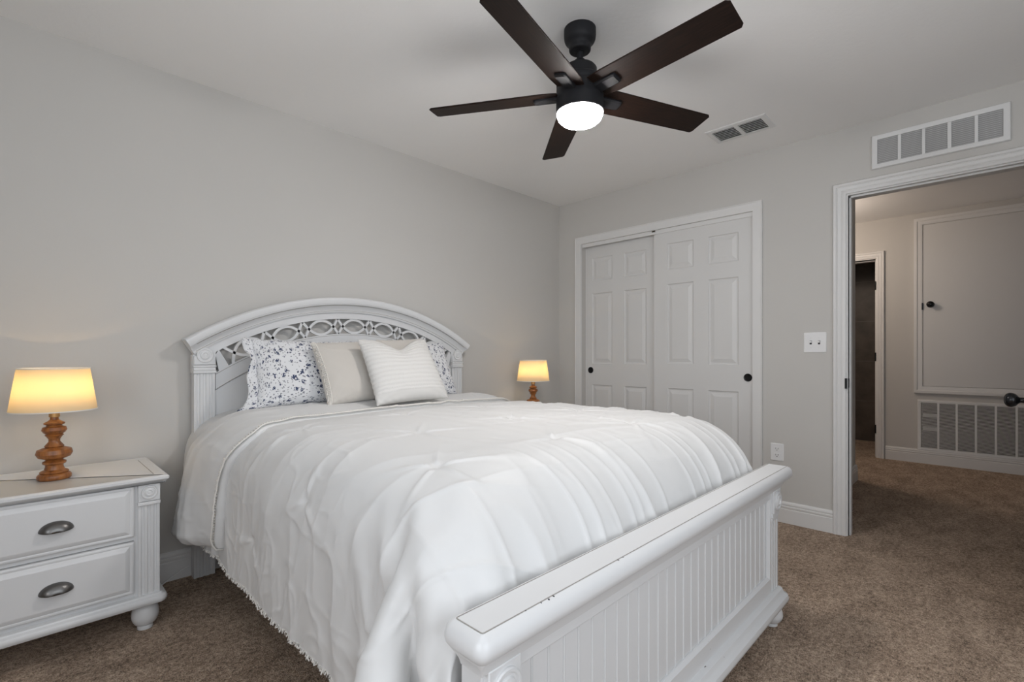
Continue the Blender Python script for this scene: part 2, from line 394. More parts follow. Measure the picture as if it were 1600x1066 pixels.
baseboard('baseboard_hall_side', [(.20, -1.985), (1.60, -1.985), (1.60, -1.25)], 1, 'white baseboard end peeking past the door jamb')

CAS = [(0, 0), (0, .012), (.006, .016), (.018, .016), (.022, .013), (.028, .018), (.040, .020), (.045, .016), (.050, .022), (.062, .022), (.066, .016), (.066, 0)]
FLATCAS = [(0, 0), (0, .014), (.052, .017), (.054, .020), (.060, .020), (.060, 0)]
def casing(name, y0, y1, z1, prof, x, label, z0=0.0, closed=False, sgn=1):
    bm = bmesh.new()
    if closed: path = [(y0, z0), (y0, z1), (y1, z1), (y1, z0)]
    else: path = [(y0, z0), (y0, z1), (y1, z1), (y1, z0)]
    sweep(bm, path, prof, onB(x), closed)
    return struct(obj(name, bm, 'trim', smooth=True), label, 'trim')
casing('trim_1', CY0, CY1, CZ, FLATCAS, 0, 'flat white casing around the sliding closet doors')
casing('trim_2', DY0 + .009, DY1 - .009, DZ + .009, CAS, 0, 'fluted white casing around the bedroom doorway')
casing('trim_3', BY0 + .02, BY1 - .01, BZ + .01, CAS, XF, 'white casing around the dark bathroom opening')
casing('trim_4', AY0, AY1, AZ1, [(0, 0), (0, .012), (.015, .018), (.035, .018), (.042, .024), (.066, .022), (.068, 0)], XF, 'white frame moulding around the raised hall hatch', AZ0, True)
# jambs
bm = boxes(((-.004, DY0 + .018, 0), (.124, DY0, DZ)), ((-.004, DY1 - .018, 0), (.124, DY1, DZ)), ((-.004, DY0 + .018, DZ), (.124, DY1 - .018, DZ + .018)),
           ((.020, DY0, 0), (.056, DY0 - .011, DZ)), ((.042, DY1, 0), (.08, DY1 + .011, DZ)), ((.020, DY0, DZ), (.056, DY1, DZ - .011)))
jamb = struct(obj('trim_5', bm, 'trim', bevel=.0015), 'white jamb and stop lining the bedroom doorway', 'trim')
bm = bmesh.new()
slab(bm, rrect(-.028, .028, -.012, .012, .008), [(0, 0), (0, .002), (-.001, .003)])
bmesh.ops.transform(bm, matrix=Matrix.Translation((.02, DY0 - .0, .915)) @ Matrix.Rotation(math.radians(90), 4, 'X') @ Matrix.Rotation(math.radians(90), 4, 'Z'), verts=bm.verts)
# plate wraps the arris of the jamb
box(bm, (-.023, DY0 + .013, .882), (.002, DY0 + .003, .944))
o = obj('strike_plate', bm, 'knob', jamb, bevel=.001); o['label'] = 'black metal strike plate'
bm = boxes(((XF - .004, BY1 - .012, 0), (XF + .124, BY1, BZ)), ((XF - .004, BY0 + .012, 0), (XF + .124, BY0, BZ)), ((XF - .004, BY0, BZ), (XF + .124, BY1, BZ + .012)), ((XF + .06, BY1, 0), (XF + .124, BY1 + .012, BZ)), ((XF + .06, BY0, BZ), (XF + .124, BY1, BZ - .012)))
bj = struct(obj('trim_6', bm, 'trim', bevel=.0015), 'white jamb of the bathroom opening carrying three black hinges', 'trim')
for z in (1.81, 1.06, .30):
    bm = boxes(((XF - .006, BY1 + .004, z - .045), (XF + .055, BY1 - .001, z + .045)), ((XF - .010, BY1 - .006, z - .045), (XF - .004, BY1 + .006, z + .045)))
    o = obj('hinge', bm, 'knob', bj, bevel=.002); o['label'] = 'black butt hinge'
# closet inside
bm = boxes(((.62, -.1, 0), (.66, -1.9, H)), ((.12, -.12, 0), (.62, -.16, H)), ((.12, -1.78, 0), (.62, -1.82, H)))
struct(obj('wall_closet_inside', bm, 'wall'), 'walls inside the closet behind the sliding doors', 'wall')
bm = boxes(((.006, CY0, CZ - .030), (.016, CY1, CZ)), ((.060, CY0, CZ - .012), (.10, CY1, CZ)))
struct(obj('trim_7', bm, 'trim'), 'white head track the closet doors slide in', 'trim')
o = obj('roller', boxes(((.006, -.925, CZ - .012), (.014, -.955, CZ - .001))), 'brass', bpy.data.objects['trim_7']); o['label'] = 'small brass-coloured guide'

def panel_door(name, y0, y1, zt, x, panels, pull, label, parent=None):
    """Moulded six-panel door face at plane x, panels as (ya, yb, za, zb)."""
    bm = bmesh.new()
    ys = sorted({y0, y1, *[p for q in panels for p in q[:2]]}); zs = sorted({.012, zt, *[p for q in panels for p in q[2:]]})
    inside = lambda a, b: any(min(q[:2]) < a < max(q[:2]) and q[2] < b < q[3] for q in panels)
    V = {}
    def vert(y, z, d=0.0):
        k = (round(y, 5), round(z, 5), round(d, 5))
        if k not in V: V[k] = bm.verts.new((x + d, y, z))
        return V[k]
    for i in range(len(ys) - 1):
        for j in range(len(zs) - 1):
            if not inside((ys[i] + ys[i + 1]) / 2, (zs[j] + zs[j + 1]) / 2):
                bm.faces.new([vert(ys[i], zs[j]), vert(ys[i + 1], zs[j]), vert(ys[i + 1], zs[j + 1]), vert(ys[i], zs[j + 1])])
    for ya, yb, za, zb in panels:
        ya, yb = min(ya, yb), max(ya, yb)
        steps = [(0, 0), (.006, .0075), (.016, .0085), (.020, .007), (.042, .0015), (.046, .0015)]
        ring = lambda s, d: [vert(ya + s, za + s, d), vert(yb - s, za + s, d), vert(yb - s, zb - s, d), vert(ya + s, zb - s, d)]
        for (s0, d0), (s1, d1) in zip(steps, steps[1:]):
            A, B = ring(s0, d0), ring(s1, d1)
            for k in range(4): bm.faces.new((A[k], A[(k + 1) % 4], B[(k + 1) % 4], B[k]))
        bm.faces.new(ring(*steps[-1]))
    # edges and back
    b = [bm.verts.new((x + .035, y, z)) for y, z in ((y0, .012), (y1, .012), (y1, zt), (y0, zt))]
    bm.faces.new(b)
    for p, q in (((y0, .012), (y0, zt)), ((y1, .012), (y1, zt))):
        zz = [z for z in zs if p[1] <= z <= q[1]]
        col = [vert(p[0], z) for z in zz]; bb = (b[0], b[3]) if p[0] == y0 else (b[1], b[2])
        bm.faces.new(col + [bb[1], bb[0]])
    for z, bb in ((.012, (b[0], b[1])), (zt, (b[3], b[2]))):
        row = [vert(y, z) for y in ys]
        bm.faces.new(row + ([bb[0], bb[1]] if ys[-1] == y0 else [bb[1], bb[0]]))
    d = obj(name, bm, 'door', parent)
    struct(d, label, 'door')
    if pull:
        bm = bmesh.new()
        T = Matrix.Translation((x, pull[0], pull[1])) @ Matrix.Rotation(math.radians(-90), 4, 'Y')
        lathe(bm, [(.0, .002), (.019, .0015), (.022, .004), (.0265, .0045), (.0275, .002), (.0275, -.001)], n=32, mat=T)
        o = obj('door_pull', bm, 'knob', d, smooth=True); o['label'] = 'round black recessed pull'
    return d
rows = ((1.735, 1.935), (1.012, 1.625), (.215, .828))
pr = [(a, b, z0, z1) for a, b in ((-1.049, -1.257), (-1.366, -1.576)) for z0, z1 in rows]
panel_door('door_2', -.940, CY1 - .02, CZ - .022, .014, pr, (-1.638, .928), 'white six-panel closet door nearer the doorway, sliding in front')
pl = [(a, b, z0 - .006, z1 - .006) for a, b in ((-.325, -.530), (-.645, -.850)) for z0, z1 in rows]
panel_door('door_1', CY0 + .02, -.985, CZ - .012, .058, pl, (-.31, .948), 'white six-panel closet door in the room corner, sliding behind')
# bedroom door, standing open beside the camera, its face almost along the line of sight
hinge = Vector((-.012, -2.972, 0)); dirn = Vector((-1, .060, 0)).normalized(); nor = Vector((dirn.y, -dirn.x, 0)); nor = nor if nor.y > 0 else -nor
og = hinge - .035 * nor
dT = Matrix(((nor.x, dirn.x, 0, og.x), (nor.y, dirn.y, 0, og.y), (0, 0, 1, 0), (0, 0, 0, 1)))
pd = [(a, b, z0, z1) for a, b in ((.11, .325), (.42, .635)) for z0, z1 in ((1.735, 1.935), (1.012, 1.625), (.215, .828))]
d3 = panel_door('door_3', 0.0, .745, DZ - .004, 0.0, pd, None, 'white six-panel bedroom door standing open at the picture edge')
d3.matrix_world = dT
bm = bmesh.new(); T = Matrix.Translation((.035, .685, .905)) @ Matrix.Rotation(math.radians(90), 4, 'Y')
lathe(bm, smoothprof([(.033, 0), (.033, .006), (.026, .010), (.012, .016), (.010, .026), (.014, .032), (.024, .040), (.0285, .052), (.026, .064), (.015, .072), (.0, .0745)], 4), n=40, mat=T)
o = obj('door_knob', bm, 'knob', d3, smooth='all'); o['label'] = 'black egg-shaped knob on round rosette'
bm = bmesh.new(); T = Matrix.Translation((0, .685, .905)) @ Matrix.Rotation(math.radians(-90), 4, 'Y')
lathe(bm, smoothprof([(.033, 0), (.033, .006), (.026, .010), (.012, .016), (.010, .026), (.014, .032), (.024, .040), (.0285, .052), (.026, .064), (.015, .072), (.0, .0745)], 4), n=40, mat=T)
o = obj('door_knob', bm, 'knob', d3, smooth='all'); o['label'] = 'black egg-shaped knob on round rosette'
# hall hatch
d4 = struct(obj('door_4', boxes(((XF - .006, AY0 - .004, AZ0 + .004), (XF + .03, AY1 + .004, AZ1 - .004))), 'door', bevel=.002), 'flat white hatch door set above the hall return grille', 'door')
bm = bmesh.new(); T = Matrix.Translation((XF - .006, -2.396, 1.58)) @ Matrix.Rotation(math.radians(-90), 4, 'Y')
lathe(bm, smoothprof([(.030, 0), (.030, .005), (.022, .009), (.010, .014), (.010, .026), (.020, .034), (.0285, .044), (.027, .056), (.015, .064), (0, .066)], 3), n=32, mat=T)
o = obj('door_knob', bm, 'knob', d4, smooth='all'); o['label'] = 'round black knob'
o = obj('latch', boxes(((XF - .016, AY0 + .006, 1.53), (XF - .004, AY0 - .006, 1.60))), 'knob', d4, bevel=.002); o['label'] = 'black latch tongue at the edge'

# ------------------------------------------------------------------ grilles, vent, plates
def grille(name, label, x, y0, y1, z0, z1, cols, nl, border, tilt, flange=.012, deep=.045, back='dark'):
    t = thing(name, label, 'grille', (x, (y0 + y1) / 2, z0))
    o_ = Vector((x, (y0 + y1) / 2, z0)); L = lambda y, z, d: (d - 0, y - o_.y, z - o_.z)
    bm = bmesh.new()
    sweep(bm, [(y0, z0), (y0, z1), (y1, z1), (y1, z0)], [(0, 0), (0, flange * .4), (-.004, flange), (-border, flange * .7), (-border, 0)], lambda p, q, b: L(p, q, -b), True)
    for ya, yb in zip(cols, cols[1:]):
        box(bm, L(ya[1], z0 + border, -.0075), L(yb[0], z1 - border, -.002))
    obj('frame', bm, 'vent', t, bevel=.001)
    for ci, (ya, yb) in enumerate(cols):
        bm = bmesh.new(); zb, zt = z0 + border, z1 - border; st = (zt - zb) / nl
        for i in range(nl):
            z = zb + st * (i + .5); h = st * tilt
            v = [bm.verts.new(L(*p)) for p in ((ya, z - h, -.010), (yb, z - h, -.010), (yb, z + h, -.0005), (ya, z + h, -.0005), (ya, z - h - .0016, -.010), (yb, z - h - .0016, -.010), (yb, z + h - .0016, -.0005), (ya, z + h - .0016, -.0005))]
            for f in ((0, 3, 2, 1), (4, 5, 6, 7), (0, 1, 5, 4), (1, 2, 6, 5), (2, 3, 7, 6), (3, 0, 4, 7)): bm.faces.new([v[k] for k in f])
        obj('louvre_bank', bm, 'vent', t)
    for y in (y0 - .012, y1 + .012):
        bm = bmesh.new(); lathe(bm, [(.0045, 0), (.004, .0015), (.0, .002)], n=12, mat=Matrix.Translation(L(y, (z0 + z1) / 2, -.010)) @ Matrix.Rotation(math.radians(-90), 4, 'Y'))
        obj('screw', bm, 'vent', t, smooth=True)
    obj('duct', boxes((L(y0 - .02, z0 + .02, deep), L(y1 + .02, z1 - .02, deep + .01))), back, t)  # flat sheet whose tone stands in for shade behind the louvres
    return t
gcols = [(-2.3578, -2.4462), (-2.4618, -2.551), (-2.5652, -2.6553), (-2.6714, -2.760), (-2.7741, -2.8634)]
grille('wall_grille', 'white five-bay louvred transfer grille above the doorway', -.001, -2.326, -2.893, 2.156, 2.351, gcols, 14, .028, .16, .014, .0005, 'duct_grey')
hc = [(-2.328 - .1337 * i, -2.4455 - .1337 * i) for i in range(7)]
hg = grille('return_grille', 'large white return-air grille low on the hall wall under the hatch', XF - .001, -2.296, -3.285, .130, .632, hc, 40, .027, .16)
for z in (.20, .33): obj('duct_brace', boxes(((.020, .50 - .045, z), (.04, .50 - .165, z + .035))), 'vent', hg)  # two pale strips behind the first louvre bank
# ceiling supply vent
t = thing('ceiling_vent', 'small white two-bank supply vent in the ceiling near the doorway', 'vent', (-.437, -1.745, H))
bm = bmesh.new()
sweep(bm, [(-.107, -.17), (-.107, .17), (.107, .17), (.107, -.17)], [(0, 0), (0, -.003), (.006, -.006), (.030, -.008), (.032, 0)], flat(0.0), True)
box(bm, (-.078, -.012, -.007), (.078, .012, -.001))
obj('frame', bm, 'vent', t)
for y0, y1 in ((-.14, -.012), (.012, .14)):
    bm = bmesh.new()
    for i in range(7):
        x = -.066 + .022 * i
        v = [bm.verts.new(p) for p in ((x - .009, y0, -.011), (x - .009, y1, -.011), (x + .006, y1, -.001), (x + .006, y0, -.001), (x - .008, y0, -.012), (x - .008, y1, -.012), (x + .007, y1, -.002), (x + .007, y0, -.002))]
        for f in ((0, 3, 2, 1), (4, 5, 6, 7), (0, 1, 5, 4), (1, 2, 6, 5), (2, 3, 7, 6), (3, 0, 4, 7)): bm.faces.new([v[k] for k in f])
    obj('louvre_bank', bm, 'vent', t)
obj('duct', boxes(((-.077, -.14, -.0010), (.077, .14, -.0004))), 'dark', t)  # dark sheet on the uncut ceiling, standing in for shade above the louvres

t = thing('light_switch', 'white two-gang toggle switch plate between closet and doorway', 'switch', (0, -2.040, 1.161))
bm = bmesh.new(); slab(bm, rrect(-.0615, .0615, -.0625, .0625, .006), [(0, 0), (0, .003), (-.003, .006)])
bmesh.ops.transform(bm, matrix=Matrix.Rotation(math.radians(-90), 4, 'Y'), verts=bm.verts); R90 = Matrix.Rotation(math.radians(90), 4, 'X')
bmesh.ops.transform(bm, matrix=R90, verts=bm.verts)
obj('plate', bm, 'plastic', t, smooth=True)
for y in (.0225, -.0225):
    tg = obj('toggle', boxes(((-.016, y - .0045, -.002), (-.005, y + .0045, .010))), 'plastic', t, bevel=.001)
    obj('slot', boxes(((-.0066, y - .006, -.012), (-.005, y + .006, .012))), 'slot', tg)
    for z in (.030, -.030):
        bm = bmesh.new(); lathe(bm, [(.0033, 0), (.003, .001), (0, .0013)], n=10, mat=Matrix.Translation((-.006, y, z)) @ Matrix.Rotation(math.radians(-90), 4, 'Y')); obj('screw', bm, 'vent', t)
t = thing('wall_outlet', 'white duplex power outlet low on the wall behind the footboard end', 'outlet', (0, -1.825, .449))
bm = bmesh.new(); slab(bm, rrect(-.040, .040, -.0565, .0565, .006), [(0, 0), (0, .003), (-.003, .006)])
bmesh.ops.transform(bm, matrix=Matrix.Rotation(math.radians(90), 4, 'X') @ Matrix.Identity(4), verts=bm.verts)
bmesh.ops.transform(bm, matrix=Matrix.Rotation(math.radians(-90), 4, 'Z'), verts=bm.verts)
obj('plate', bm, 'plastic', t, smooth=True)
for z in (.0205, -.0205):
    r = obj('receptacle', boxes(((-.0075, -.017, z - .014), (-.005, .017, z + .014))), 'plastic', t, bevel=.001)
    bm = boxes(((-.0080, -.0085, z - .002), (-.0074, -.006, z + .008)), ((-.0080, .006, z - .002), (-.0074, .0085, z + .008)), ((-.0080, -.0025, z - .010), (-.0074, .0025, z - .005)))
    obj('slot', bm, 'slot', r)
tag(obj('power_cord', (lambda bm: (tube(bm, [(-3.03, -.075, .006), (-2.998, -.045, .010), (-2.96, -.036, .028), (-2.92, -.030, .047), (-2.902, -.026, .052), (-2.894, -.024, .052)], .003), bm)[1])(bmesh.new()), 'plastic', smooth=True),
    'thin white power cord running along the baseboard behind the bed leg', 'cord')

# ------------------------------------------------------------------ nightstand
def rosette(cx, cz, r, y, parent, mat='furn'):
    bm = bmesh.new()
    lathe(bm, [(r, 0), (r, .004), (r * .93, .0065), (r * .80, .0065), (r * .72, .0035), (r * .60, .0035), (r * .52, .0075), (r * .36, .0085), (r * .28, .005), (r * .16, .006), (0, .0085)], n=40,
          mat=Matrix.Translation((cx, y, cz)) @ Matrix.Rotation(math.radians(90), 4, 'X'))
    return obj('rosette', bm, mat, parent, smooth=True)
def fluted(bm, x0, x1, z0, z1, y, depth, n=3, fw=.011):
    """A pilaster face at y (towards -Y) with n vertical flutes, DEPTH thick."""
    w = x1 - x0; gap = (w - n * fw) / (n + 1); pr = [(x0, y)]
    for i in range(n):
        a = x0 + gap * (i + 1) + fw * i
        pr += [(a, y), (a + fw * .18, y + .0045), (a + fw * .82, y + .0045), (a + fw, y)]
    pr += [(x1, y), (x1, y + depth), (x0, y + depth)]
    lo = [bm.verts.new((px, py, z0)) for px, py in pr]; hi = [bm.verts.new((px, py, z1)) for px, py in pr]
    k = len(pr)
    for i in range(k): bm.faces.new((lo[i], lo[(i + 1) % k], hi[(i + 1) % k], hi[i]))
    bm.faces.new(list(reversed(lo))); bm.faces.new(hi)
BUN = smoothprof([(.026, 0), (.0255, .012), (.022, .016), (.034, .022), (.0435, .042), (.045, .062), (.040, .085), (.030, .098), (.030, .112)], 4)
NSH = .612
def make_nightstand(label):
    t = thing('nightstand', label, 'nightstand', (-3.387, 0, 0), 0, 'white two-drawer nightstands')
    hw, f, b = .300, -.470, -.030
    bm = bmesh.new(); slab(bm, rrect(-.328, .328, -.497, -.022, .008), [(-.018, NSH - .030), (-.014, NSH - .024), (-.004, NSH - .019), (0, NSH - .014), (0, NSH - .006), (-.006, NSH - .0015), (-.010, NSH), (-.014, NSH), (-.016, NSH - .001)])
    top = obj('top', bm, 'furn', t, smooth=True)
    bm = bmesh.new(); sweep(bm, [(.285, -.44), (.285, -.09)], [(-.0012, NSH - .0012), (.0012, NSH - .0012), (.0012, NSH - .0002), (-.0012, NSH - .0002)], flat(0.0)); obj('groove', bm, 'glaze', top)
    # carcass: two sides, back, bottom, rails round the drawers
    bm = boxes(((-hw, f + .02, .146), (-hw + .018, b, NSH - .030)), ((hw - .018, f + .02, .146), (hw, b, NSH - .030)), ((-hw, b, .146), (hw, b + .008, NSH - .03)), ((-hw, f + .02, .146), (hw, b, .160)),
               ((.219, f + .010, .150), (.234, f + .06, NSH - .030)), ((-.234, f + .010, .150), (-.219, f + .06, NSH - .030)), ((-.232, f + .012, NSH - .033), (.232, f + .06, NSH - .030)), ((-.232, f + .012, .368), (.232, f + .06, .384)), ((-.232, f + .012, .150), (.232, f + .06, .166)))
    obj('carcass', bm, 'furn', t, bevel=.0015)
    for s in (-1, 1):
        x0, x1 = (.232, hw) if s > 0 else (-hw, -.232)
        bm = bmesh.new(); fluted(bm, x0, x1, .150, NSH - .085, f, .03, 3)
        p = obj('pilaster', bm, 'furn', t)
        bm = boxes(((x0 - .001, f - .006, NSH - .097), (x1 + .001, f + .03, NSH - .030)), ((x0 - .0025, f - .009, NSH - .112), (x1 + .002, f + .03, NSH - .099)))
        obj('block', bm, 'furn', p, bevel=.002)
        rosette((x0 + x1) / 2, NSH - .063, .0265, f - .006, p)
    for z0, z1 in ((.168, .366), (.386, .580)):
        bm = bmesh.new()
        x0, x1 = -.219, .219
        def ring(s, y): return [bm.verts.new(q) for q in ((x0 + s, y, z0 + s), (x1 - s, y, z0 + s), (x1 - s, y, z1 - s), (x0 + s, y, z1 - s))]
        R = [ring(0, f + .02), ring(0, f - .001), ring(.004, f - .004), ring(.010, f - .004), ring(.012, f - .0025), ring(.028, f - .013), ring(.032, f - .013)]
        for A, B in zip(R, R[1:]):
            for k in range(4): bm.faces.new((A[k], A[(k + 1) % 4], B[(k + 1) % 4], B[k]))
        bm.faces.new(R[-1]); bm.faces.new(list(reversed(R[0])))
        dr = obj('drawer', bm, 'furn', t, bevel=.0008)
        # cup pull: a quarter ellipsoid hood over the grip
        bm = bmesh.new(); n, m = 20, 8; hz = (z0 + z1) / 2 - .012; rows_ = []
        for j in range(m + 1):
            a = math.radians(90) * j / m; row = []
            for i in range(n + 1):
                c = math.pi * i / n; rx, rz = .0455 * (1 - .10 * math.sin(a)), .031
                row.append(bm.verts.new((rx * math.cos(c) * math.cos(a * .86), f - .013 - .026 * math.sin(a), hz + rz * math.sin(c) * math.cos(a) - .004 * math.sin(a))))
            rows_.append(row)
        for A, B in zip(rows_, rows_[1:]):
            for i in range(n): bm.faces.new((A[i], A[i + 1], B[i + 1], B[i]))
        bmesh.ops.remove_doubles(bm, verts=bm.verts, dist=1e-5)
        hd = obj('handle', bm, 'pewter', dr, smooth='all'); hd['label'] = 'pewter cup pull'
        so = hd.modifiers.new('solid', 'SOLIDIFY'); so.thickness = .002; so.offset = 0
    bm = bmesh.new(); slab(bm, rrect(-.302, .302, -.472, -.028, .006), [(.004, .112), (.018, .114), (.023, .122), (.024, .130), (.020, .139), (.010, .144), (.008, .149), (-.004, .151)])
    obj('base_moulding', bm, 'furn', t, smooth=True)
    for sx_ in (-1, 1):
        for y in (-.415, -.075):
            bm = bmesh.new(); lathe(bm, BUN, (sx_ * .262, y, 0)); obj('bun_foot', bm, 'furn', t, smooth='all')
    return t
def copy_tree(o, parent=None):
    c = o.copy(); C.objects.link(c)
    if parent is not None: c.parent = parent
    for ch in list(o.children): copy_tree(ch, c)
    return c
ns = make_nightstand('white two-drawer nightstand with pewter cup pulls')
ns['label'] = 'white two-drawer nightstand with pewter cup pulls, at the near side of the bed'
n2 = copy_tree(ns); n2.location.x = -.655
n2['label'] = 'white nightstand hidden behind the bed, carrying the lamp in the room corner'

# ------------------------------------------------------------------ table lamps
LP = [(.0, 0), (.047, 0), (.050, .004), (.050, .014), (.046, .020), (.040, .023), (.043, .027), (.040, .031), (.030, .036), (.026, .048), (.027, .055), (.034, .059), (.035, .066), (.028, .070), (.024, .073), (.029, .076),
      (.047, .084), (.0535, .097), (.050, .112), (.034, .119), (.026, .121), (.029, .125), (.025, .131), (.017, .142), (.017, .152), (.024, .163), (.028, .167), (.024, .171), (.031, .176), (.037, .186), (.034, .197), (.024, .201),
      (.022, .205), (.030, .209), (.031, .214), (.020, .220), (.013, .226), (.012, .236)]
def make_lamp(label):
    t = thing('table_lamp', label, 'lamp', (-3.383, -.262, NSH), 0, 'turned-wood bedside lamps')
    bm = bmesh.new(); lathe(bm, LP, n=40); obj('base', bm, 'lampwood', t, smooth=True)
    bm = bmesh.new(); lathe(bm, [(.016, .236), (.016, .275), (.012, .280)], n=20); so = obj('socket', bm, 'brass', t, smooth=True)
    bm = bmesh.new(); lathe(bm, smoothprof([(.012, .280), (.016, .290), (.029, .320), (.026, .342), (.0, .352)], 4), n=24); bo = obj('bulb', bm, 'bulb', t, smooth='all')
    bm = bmesh.new(); n = 64
    lo = [bm.verts.new((.1265 * math.cos(2 * math.pi * i / n), .1265 * math.sin(2 * math.pi * i / n), .262)) for i in range(n)]
    mids = [[bm.verts.new(((.1265 + (.104 - .1265) * k / 6) * math.cos(2 * math.pi * i / n), (.1265 + (.104 - .1265) * k / 6) * math.sin(2 * math.pi * i / n), .262 + .160 * k / 6)) for i in range(n)] for k in range(1, 7)]
    for A, B in zip([lo] + mids, mids):
        for i in range(n): bm.faces.new((A[i], A[(i + 1) % n], B[(i + 1) % n], B[i]))
    sh = obj('lamp_shade', bm, 'shade', t, smooth='all'); sh['label'] = 'cream tapered shade glowing from within'
    for z, r in ((.2625, .1267), (.4215, .1042)):
        bm = bmesh.new(); ring = [(r * math.cos(2 * math.pi * i / 48), r * math.sin(2 * math.pi * i / 48)) for i in range(48)]
        sweep(bm, ring, [(-.0012, -.002), (.0012, -.002), (.0012, .002), (-.0012, .002)], flat(z), True)
        obj('rim', bm, 'fringe', sh)
    bm = bmesh.new()
    for k in range(3):
        a = 2 * math.pi * k / 3 + .3; tube(bm, [(.012 * math.cos(a), .012 * math.sin(a), .270), (.123 * math.cos(a), .123 * math.sin(a), .266)], .0012, 6)
    obj('spider', bm, 'brass', t)
    return t
lamp = make_lamp('turned orange wood lamp with cream shade on the near nightstand')
l2 = copy_tree(lamp); l2.location = (-.655, -.27, NSH + .006)
l2['label'] = 'turned wood lamp glowing in the room corner beyond the bed'
for o in (lamp, l2):
    point('lamp_light', (o.location.x, o.location.y, o.location.z + .325), 31, (1.0, 0.68, 0.34), .03)

# ------------------------------------------------------------------ bed
HX, HW = -2.047, .840                               # headboard centre and half width
FX, FW = -2.120, .812                               # footboard centre and half width
bed = thing('bed', 'white painted panel bed with arched fretwork headboard and beadboard footboard', 'bed', (-2.07, -1.1, 0))
def bobj(name, bm, mat='furn', parent=None, **kw):
    if parent is None or parent is bed: bmesh.ops.translate(bm, vec=(2.07, 1.1, 0), verts=bm.verts); return obj(name, bm, mat, bed, **kw)
    bmesh.ops.translate(bm, vec=(2.07, 1.1, 0), verts=bm.verts); return obj(name, bm, mat, parent, **kw)
_ros = rosette
RAD, ZA = 1.566, 1.395                              # arch: radius and apex height of the crown's lower edge line
CZA = ZA - RAD
arc = lambda off, x: CZA + math.sqrt((RAD + off) ** 2 - (x - HX) ** 2)
def arcpath(off, hx, n=64): return [(HX - hx + 2 * hx * i / n, arc(off, HX - hx + 2 * hx * i / n)) for i in range(n + 1)]
yF = -.072
# crown moulding following the arch
bm = bmesh.new()
CROWN = [(-.058, -.035), (-.058, .004), (-.050, .008), (-.044, .006), (-.030, .012), (-.018, .026), (-.013, .030), (-.013, .036), (-.006, .040), (.012, .044), (.022, .043), (.028, .037), (.030, .028), (.030, -.035)]
n = 72; aS = math.asin(.882 / (RAD + .03)); path = [(HX + RAD * math.sin(-aS + 2 * aS * i / n), CZA + RAD * math.cos(-aS + 2 * aS * i / n)) for i in range(n + 1)]
sweep(bm, path, [(-a, b) for a, b in CROWN], onA(yF))
crown = bobj('crown_moulding', bm, smooth=True)
def arcslab(bm, o0, o1, hx, y0, y1, n=64, bottom=None):
    up = arcpath(o1, hx, n); lo = arcpath(o0, hx, n) if bottom is None else [(p[0], bottom) for p in up]
    V = [[bm.verts.new((p[0], y, p[1])) for p in L_] for y in (y0, y1) for L_ in (lo, up)]
    l0, u0, l1, u1 = V
    for i in range(n):
        bm.faces.new((l0[i], l0[i + 1], u0[i + 1], u0[i])); bm.faces.new((l1[i + 1], l1[i], u1[i], u1[i + 1]))
        bm.faces.new((u0[i], u0[i + 1], u1[i + 1], u1[i])); bm.faces.new((l0[i + 1], l0[i], l1[i], l1[i + 1]))
    bm.faces.new((l0[0], u0[0], u1[0], l1[0])); bm.faces.new((u0[-1], l0[-1], l1[-1], u1[-1]))
hx = HW - .098
bm = bmesh.new(); arcslab(bm, -.095, -.05, hx, yF + .006, yF + .064); bobj('upper_rail', bm)
bm = bmesh.new(); arcslab(bm, -.255, -.183, hx, yF + .008, yF + .064); bobj('lower_rail', bm)
bm = bmesh.new(); arcslab(bm, 0, -.257, hx, yF + .014, yF + .030, bottom=.30); bobj('panel', bm)
def arcline(off, hx_, y, w_=.0011, parent=None):
    bm = bmesh.new(); sweep(bm, arcpath(off, hx_), [(-w_, -.001), (w_, -.001), (w_, .0006), (-w_, .0006)], onA(y)); return bobj('groove', bm, 'glaze', parent)
for off, y in ((-.005, yF - .0395), (-.016, yF - .0295), (-.047, yF - .0075)): arcline(off, HW - .01, y, .0012, crown)
arcline(-.1905, hx, yF + .0076); arcline(-.2535, hx, yF + .0078)
# fretwork: two families of arches crossing between the rails
bm = bmesh.new(); pitch = .2035; band0, band1 = -.186, -.092; mid = (band0 + band1) / 2; hb = (band1 - band0) / 2
def strip(cs, sgn):
    pts = []
    for i in range(61):
        w_ = -math.cos(math.pi * i / 60) * .5; e = 1 - abs(2 * w_) ** 2.3
        s_ = cs + w_ * pitch * 1.0; v = mid + sgn * (-hb + 2 * hb * .91 * e)
        a = s_ / (RAD + mid); pts.append((HX + (RAD + v) * math.sin(a), CZA + (RAD + v) * math.cos(a)))
    sweep(bm, pts, [(-.0068, -.010), (.0068, -.010), (.0068, -.024), (-.0068, -.024)], onA(yF))
for i in range(-3, 4):
    for sg in (1, -1): strip(i * pitch, sg)
